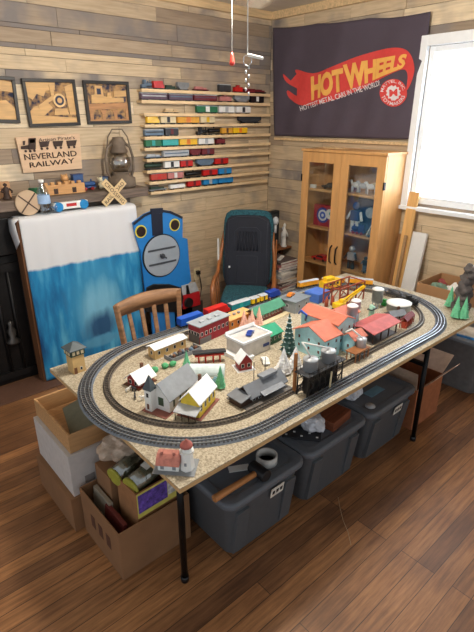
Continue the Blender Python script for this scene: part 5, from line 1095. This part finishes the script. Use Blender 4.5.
for i in range(8): s_ = q(M('cabbage', (110, 150, 160), .8, var=.4, scale=60)); s_.ball((0, 0, .012), .014, (1, 1, .9), 2, .006, i); o = tag(s_.build('shrub'), 'small frosted blue-green shrub in the row before the white tunnel', 'shrub', 'frosted shrubs'); o.location = (1.165+.026*(i//2)+.01*(i % 2), 1.62-.022*(i//2)-.03*(i % 2)+.01, TT)
# white toy car, cows
toycar('small white toy car parked between barn and pine', (1.555, 1.545, TT), white, .085, 1.0)
for i, (u, v) in enumerate(((131, 392), (138, 399), (137, 391), (146, 400))):
    horse(('leftmost', 'frontmost', 'rearmost', 'rightmost')[i]+' tiny black and white model cow beside the church base', T3(u-3, v), (white, dark, dark, white)[i], .3, i, 'tiny cows')
# rock tower at the right
rk = thing('rock_tower', 'tall dark grey craggy model rock tower at the right end of the board', 'model rock', (2.985, 1.205, TT)); rk.scale = (1, 1, 1.1); s_ = q(M('rock_dark', (88, 82, 80), .9, var=.5, scale=18, bump=.6)); rnd = random.Random(5)
for z, r in ((.03, .055), (.075, .048), (.115, .05), (.15, .042), (.19, .04), (.225, .035), (.26, .03)): s_.ball((rnd.uniform(-.008, .012), rnd.uniform(-.014, .008), z), r, (1, 1, .9), 3, .024, z*50)
s_.build('rock', rk)

# ------------------------------------------------------------------ storage totes under the table
totem = M('tote_grey', (84, 88, 92), .5, var=.05); lidm = M('tote_lid', (98, 104, 112), .4, var=.05)
def rrect(w_, d_, r, n=5):
    P = []
    for cx, cy, a0 in ((w_/2-r, d_/2-r, 0), (-w_/2+r, d_/2-r, H2), (-w_/2+r, -d_/2+r, pi), (w_/2-r, -d_/2+r, 3*H2)):
        for k in range(n+1): a = a0+H2*k/n; P.append((cx+r*cos(a), cy+r*sin(a)))
    return P
def loft(s_, secs):
    R = [[s_.bm.verts.new((x, y, z)) for x, y in P] for P, z in secs]; n = len(R[0])
    for a, b in zip(R, R[1:]):
        for k in range(n): s_.face([a[k], a[(k+1) % n], b[(k+1) % n], b[k]], True)
    s_.face(R[0][::-1]); s_.face(R[-1])
def tote(label, loc, w_, d_, h, rz=0, lab=True, lm=None, bm_=None):
    t = thing('storage_tote', label, 'storage tote', loc, rz, 'grey storage totes'); s_ = q(bm_ or totem)
    loft(s_, [(rrect(w_*.76, d_*.80, .05), 0), (rrect(w_*.78, d_*.82, .05), .02), (rrect(w_*.90, d_*.92, .05), h-.05), (rrect(w_*.94, d_*.95, .05), h-.045), (rrect(w_*.94, d_*.95, .05), h-.03)])
    for x in (-w_*.30, w_*.30): s_.box((x, -d_*.425, h*.42), (w_*.14, .03, h*.72), rx=radians(8))
    s_.build('body', t, bev=.002)
    s_ = q(lm or lidm); loft(s_, [(rrect(w_, d_, .06), h-.034), (rrect(w_, d_, .06), h-.012), (rrect(w_-.02, d_-.02, .055), h-.004), (rrect(w_-.09, d_-.09, .05), h-.004), (rrect(w_-.11, d_-.11, .045), h-.011)]); s_.build('lid', t, bev=.003)
    if lab:
        s_ = q(paper); s_.box((w_*.12, -d_*.465-.004, h-.095), (.085, .002, .055), rx=radians(8)); lb = s_.build('label', t); s_ = q(black)
        for k in range(3): s_.box((w_*.12-.025+k*.025, -d_*.465-.0055, h-.095), (.015, .002, .02), rx=radians(8))
        s_.build('print', lb)
    return t
tote('grey lidded tote under the near left of the table carrying a mallet', (1.262, 1.505, 0), .51, .62, .37); tote('grey lidded tote in the middle under the table carrying a brown box', (1.780, 1.505, 0), .51, .62, .37, lab=False); tote('grey lidded tote under the right of the table with a torn label and blue card', (2.30, 1.50, 0), .51, .62, .37)
LT = .3595
# mallet, tape
ml = thing('mallet', 'wooden handled mallet with black head lying on the near left tote', 'mallet', (0, 0, 0)); pA = onz(214, 501, .38); pB = onz(256, 475, .38); ml.location = pA
dv = pB-pA; s_ = q(wood('handle_wood', (182, 122, 70), .75, 8)); s_.cyl((0, 0, .0), (dv.x, dv.y, 0), .017, .014, 16); s_.build('handle', ml, bev=.002); nd = dv.normalized(); pn = Vector((-nd.y, nd.x, 0)); c_ = dv+nd*.02
s_ = q(M('mallet_black', (24, 24, 26), .5)); s_.cyl(c_-pn*.05, c_+pn*.05, .03, n=20); s_.build('head', ml, bev=.004); ml.location.z = LT+.031
tr_ = q(M('tape_white', (206, 204, 198), .5)); n_ = 32
for r0, r1 in ((.052, .044),):
    tr_.lathe([(r0, 0), (r0, .045), (r1, .045), (r1, 0), (r0, 0)], n=32)
o = tag(tr_.build('tape_roll'), 'round roll of pale tape behind the mallet head', 'tape roll'); o.location = onz(271, 464, .365); o.location.z = LT; o.location.y += .03
rdb = q(red); rdb.bb((-.05, -.02, 0), (.05, .02, .012)); o = tag(rdb.build('red_strap', bev=.004), 'small red strap on the near left tote at its back', 'strap'); o.location = (1.20, 1.44, LT)
wp = q(white); wp.bb((-.05, -.02, 0), (.05, .02, .004)); o = tag(wp.build('paper_slip'), 'white paper slip beside the red strap on the near left tote', 'paper'); o.location = (1.22, 1.37, LT); o.rotation_euler[2] = -.5
# on tote two: brown box, white plastic, black dotted cloth
bw2 = q(wood('box_rust', (122, 66, 40), .7, 8)); bw2.bb((-.09, -.055, 0), (.09, .055, .055)); o = tag(bw2.build('wooden_case', bev=.003), 'reddish brown wooden case on the middle tote', 'case'); o.location = (1.865, 1.315, LT); o.rotation_euler[2] = .12
def crumple(name, label, cat, loc, r, sc, m_, seed, wob=.03):
    s_ = q(m_); s_.ball((0, 0, 0), r, sc, 4, 0, seed)
    for v in s_.bm.verts: d = v.co.normalized(); v.co += d*(noise.noise(v.co*22+Vector((seed, 0, 0)))*wob+abs(noise.noise(v.co*50))*wob*.5)
    mz = min(v.co.z for v in s_.bm.verts)
    for v in s_.bm.verts: v.co.z -= mz; 
    for f in s_.bm.faces: f.smooth = False
    o = s_.build(name); o.location = loc; return tag(o, label, cat)
plas = M('plastic_bag', (214, 216, 222), .25, var=.05)
crumple('plastic_bag', 'crumpled white plastic bag on the middle tote', 'plastic bag', (1.715, 1.36, LT), .06, (1.0, 1.5, .7), plas, 3); crumple('plastic_bag', 'crumpled white plastic bag on the right tote near the table edge', 'plastic bag', (2.13, 1.40, LT), .055, (1.3, 1.0, .6), plas, 9)
s_ = q(M('dotted_black', (40, 40, 44), .6)); s_.bb((-.10, -.05, 0), (.10, .05, .012)); s_.m(white); [s_.box((-.08+k*.04, -.03+.03*(k % 2), .0125), (.012, .012, .001)) for k in range(5)]; o = tag(s_.build('dotted_folder', bev=.002), 'black item with white dots under the plastic bag on the middle tote', 'folder'); o.location = (1.645, 1.35, LT); o.rotation_euler[2] = -.9
s_ = q(M('card_pale_blue', (110, 150, 170), .5)); s_.bb((-.07, -.03, 0), (.07, .03, .003)); o = tag(s_.build('blue_card'), 'pale blue card on the right tote', 'card'); o.location = (2.30, 1.345, LT); o.rotation_euler[2] = .0
s_ = q(lgrey); s_.lathe([(.03, 0), (.03, .002), (0, .003)], n=24); o = tag(s_.build('round_sticker'), 'pale oval sticker near the front of the right tote lid', 'sticker'); o.location = (2.135, 1.262, LT+.0075)

# ------------------------------------------------------------------ cardboard boxes
def carton(name, label, loc, w_, d_, h, m_=cardb, rz=0, th=.006, flaps=(), cat='cardboard box', closed=False, group='cardboard boxes'):
    t = thing(name, label, cat, loc, rz, group); s_ = q(m_)
    if closed: s_.bb((-w_/2, -d_/2, 0), (w_/2, d_/2, h))
    else:
        s_.bb((-w_/2, -d_/2, 0), (w_/2, d_/2, th)); s_.bb((-w_/2, -d_/2, th), (w_/2, -d_/2+th, h)); s_.bb((-w_/2, d_/2-th, th), (w_/2, d_/2, h)); s_.bb((-w_/2, -d_/2+th, th), (-w_/2+th, d_/2-th, h)); s_.bb((w_/2-th, -d_/2+th, th), (w_/2, d_/2-th, h))
    s_.build('body', t, bev=.0015)
    for side, ln, ang in flaps:
        s_ = q(M('flap_pale', (196, 166, 142), .85)); a = radians(ang)
        if side in 'lr':
            sx = -1 if side == 'l' else 1; s_.box((sx*(w_/2+ln/2*cos(a)), 0, h+ln/2*sin(a)), (ln, d_-.01, .004), ry=-sx*a)
        else:
            sy = -1 if side == 'f' else 1; s_.box((0, sy*(d_/2+ln/2*cos(a)), h+ln/2*sin(a)), (w_-.01, ln, .004), rx=sy*a)
        s_.build('flap', t)
    return t
boxA = carton('cardboard_box', 'large open brown cardboard box on the floor at the near left under the table', (.815, 1.665, 0), .37, .38, .27)
s_ = q(M('print_dark', (86, 52, 36), .8)); 
for k in range(3): s_ = q(M('print_dark', (86, 52, 36), .8)); s_.bb((-.1865, -.10+k*.075, .11), (-.1851, -.06+k*.075, .18)); s_.build('side_print', boxA)
# flower box
fb = thing('flower_seed_box', 'open carton with purple flower picture standing in the large box', 'carton', (.86, 1.578, .007), radians(2)); s_ = q(M('flower_carton', (150, 104, 66), .8)); H_ = .40; w2 = .125
s_.bb((-w2, -.08, 0), (w2, -.074, H_)); s_.bb((-w2, .074, 0), (w2, .08, H_)); s_.bb((-w2, -.074, 0), (-w2+.006, .074, H_)); s_.bb((w2-.006, -.074, 0), (w2, .074, H_)); s_.bb((-w2+.006, -.074, .24), (w2-.006, .074, .25)); s_.build('body', fb)
s_ = q(M('yellow_print', (206, 196, 96), .5)); s_.bb((-w2+.002, -.0815, .265), (w2-.002, -.0801, .398)); pf = s_.build('front_print', fb)
s_ = q(M('purple_flowers', (96, 70, 160), .7, var=.6, scale=55)); s_.bb((-.118, -.0825, .29), (.035, -.0816, .388)); s_.build('purple_flower_print', pf); s_ = q(M('white_flowers', (200, 200, 196), .7, var=.4, scale=50)); s_.bb((.038, -.0825, .30), (.118, -.0816, .388)); s_.build('white_flower_print', pf)
spool = M('spool_yellow', (168, 166, 66), .4)
def jar(label, a, c, r, m_):
    a = Vector(a); c = Vector(c); t = thing('plastic_jar', label, 'jar', a, 0, 'clear plastic tubs'); d_ = c-a
    s_ = q(glass_mat('jar_plastic', (.8, .84, .8), .25)); s_.cyl((0, 0, 0), d_, r, n=24); s_.build('body', t); n_ = d_.normalized(); s_ = q(m_); s_.cyl(-n_*.012, (0, 0, 0), r*1.04, n=24); s_.build('lid', t, bev=.002); s_ = q(M('jar_fill', (120, 116, 96), .7, var=.5, scale=60)); s_.cyl(n_*.004, d_*.94, r*.9, n=20); s_.build('contents', t)
    return t
jar('clear tub with yellow-green lid lying nearest the flower picture', (.755, 1.555, .405), (.90, 1.58, .425), .046, spool); jar('clear tub with yellow-green lid lying further left in the large box', (.735, 1.665, .40), (.87, 1.69, .42), .044, spool)
s_ = q(paper); s_.bb((-.03, -.02, 0), (.03, .02, .001)); 
o = tag(s_.build('price_tag'), 'white printed tag on the nearest clear tub', 'tag'); o.location = (.85, 1.565, .470); o.rotation_euler = (.2, -.1, .2)
crumple('paper_bag', 'crumpled pale brown wrapped bundle on top of the large open box', 'bag', (.84, 1.775, .385), .105, (1.15, .75, .55), M('bag_brown', (190, 168, 148), .35, var=.15), 5, .03)
sup = carton('cardboard_box', 'low brown carton inside the large box holding the wrapped bundle', (.85, 1.765, .008), .27, .15, .37, cardb, 0, closed=True)
jk = q(M('red_book', (104, 42, 38), .6)); jk.bb((-.010, -.085, 0), (.010, .085, .09)); o = tag(jk.build('red_booklet', bev=.001), 'thin red booklet upright along the left inside of the large box', 'book'); o.location = (.675, 1.60, .17); o.rotation_euler[1] = .12
jk = q(M('beige_book', (150, 140, 124), .6)); jk.bb((-.010, -.08, 0), (.010, .08, .10)); o = tag(jk.build('grey_booklet', bev=.001), 'thin grey booklet upright beside the red one in the large box', 'book'); o.location = (.685, 1.74, .17); o.rotation_euler[1] = .1
# stack at left
carton('cardboard_box', 'brown cardboard box on the floor, lowest of the left stack', (.755, 2.10, 0), .335, .45, .20, cardb, radians(0), closed=True)
wbx = carton('white_carton', 'white cardboard carton in the middle of the left stack', (.775, 2.105, .201), .33, .44, .235, M('carton_white', (196, 190, 186), .8, var=.06), 0, closed=True)
s_ = q(M('print_grey', (130, 122, 118), .8)); s_.bb((-.10, -.2225, .05), (-.05, -.2201, .09)); s_.build('print', wbx)
tray = thing('wooden_tray', 'open pale wooden tray on top of the left stack holding a green book', 'tray', (.80, 2.115, .437)); tm = wood('tray_wood', (190, 146, 98), .85, 6); s_ = q(tm); a_, c_2, hh = .17, .215, .10
s_.bb((-a_, -c_2, 0), (a_, c_2, .01)); s_.bb((-a_, -c_2, .01), (a_, -c_2+.012, hh)); s_.bb((-a_, c_2-.012, .01), (a_, c_2, hh)); s_.bb((-a_, -c_2+.012, .01), (-a_+.012, c_2-.012, hh)); s_.bb((a_-.012, -c_2+.012, .01), (a_, c_2-.012, hh)); s_.build('tray', tray, bev=.002)
s_ = q(M('book_greengrey', (122, 120, 98), .6)); s_.bb((-.075, -.105, 0), (.075, .105, .035)); o = tag(s_.build('old_book', bev=.003), 'worn grey-green book tilted in the wooden tray', 'book'); o.location = (.775, 2.06, .489); o.rotation_euler = (.30, -.42, -.35)
# box with flaps behind the right leg
carton('cardboard_box', 'brown cardboard box with open flaps behind the right table leg', (2.77, 1.40, 0), .34, .36, .30, M('carton_rust', (160, 98, 62), .85), 0, flaps=(('r', .16, 35), ('f', .15, 50), ('l', .12, 84)))
# tote behind and its papers
tote('large grey tote beyond the right end of the table with papers on it', (3.48, 1.40, 0), .38, .62, .43, lab=False, lm=M('lid_pale', (128, 134, 140), .45), bm_=M('tote_pale', (112, 112, 112), .5))
for k, (m_, lab) in enumerate(((M('paper_blue', (60, 130, 190), .5), 'blue packet on the far right tote, under the white sheet'), (paper, 'white sheet lying on the blue packet on the far right tote'))):
    s_ = q(m_); s_.bb((-.09, -.11, 0), (.09, .11, .02 if k == 0 else .006)); o = tag(s_.build(('blue_packet', 'paper_sheet')[k], bev=.001), lab, 'paper'); o.location = (3.42+.01*k, 1.235+.015*k, .4195+.0201*k); o.rotation_euler[2] = .1
# open box at back right
bbx = carton('cardboard_box', 'open cardboard box of odds and ends standing on the far right tote', (3.455, 1.52, .4305), .37, .30, .335, M('carton_tan', (172, 130, 90), .85, var=.08, scale=6), 0, flaps=())
crumple('green_cloth', 'grey-green crumpled cloth inside the open cardboard box', 'cloth', (3.38, 1.56, .60), .085, (1.1, .9, .8), M('cloth_green', (110, 136, 116), .8, var=.2), 12); crumple('white_wrap', 'white wrapping beside the green cloth in the open box', 'wrapping', (3.52, 1.50, .60), .07, (1, .9, .9), white, 17)
crumple('red_cloth', 'small faded red cloth at the right side of the open box', 'cloth', (3.56, 1.60, .62), .04, (1, 1, 1.2), M('cloth_red', (150, 70, 70), .8), 19)
fl_ = q(cardl); fl_.bb((-.17, -.14, .15), (.17, .14, .165)); fl_.build('inner_flap', bbx)

# small remaining things
def fp3(u, v): p = onz(u, v, .0015); return p
sp0 = fp3(338, 497); pts_ = [fp3(*a)-sp0 for a in ((338, 497), (340, 508), (343, 520), (348, 532), (351, 545))]
s_ = q(M('string_pale', (176, 156, 126), .8)); s_.tube(pts_, .0014, 6); o = tag(s_.build('string'), 'thin pale string lying on the floor before the right tote', 'string'); o.location = sp0
s_ = q(M('tan_block', (196, 150, 108), .7)); s_.bb((-.10, -.02, 0), (.10, .02, .11)); o = tag(s_.build('wooden_block', bev=.003), 'tan wooden block at the far left of the mantel', 'block'); o.location = (.98, 3.62, 1.386)
figurine('small dark brown figurine at the far left of the mantel before the tan block', (1.03, 3.54, 1.386), dbrown, .11)
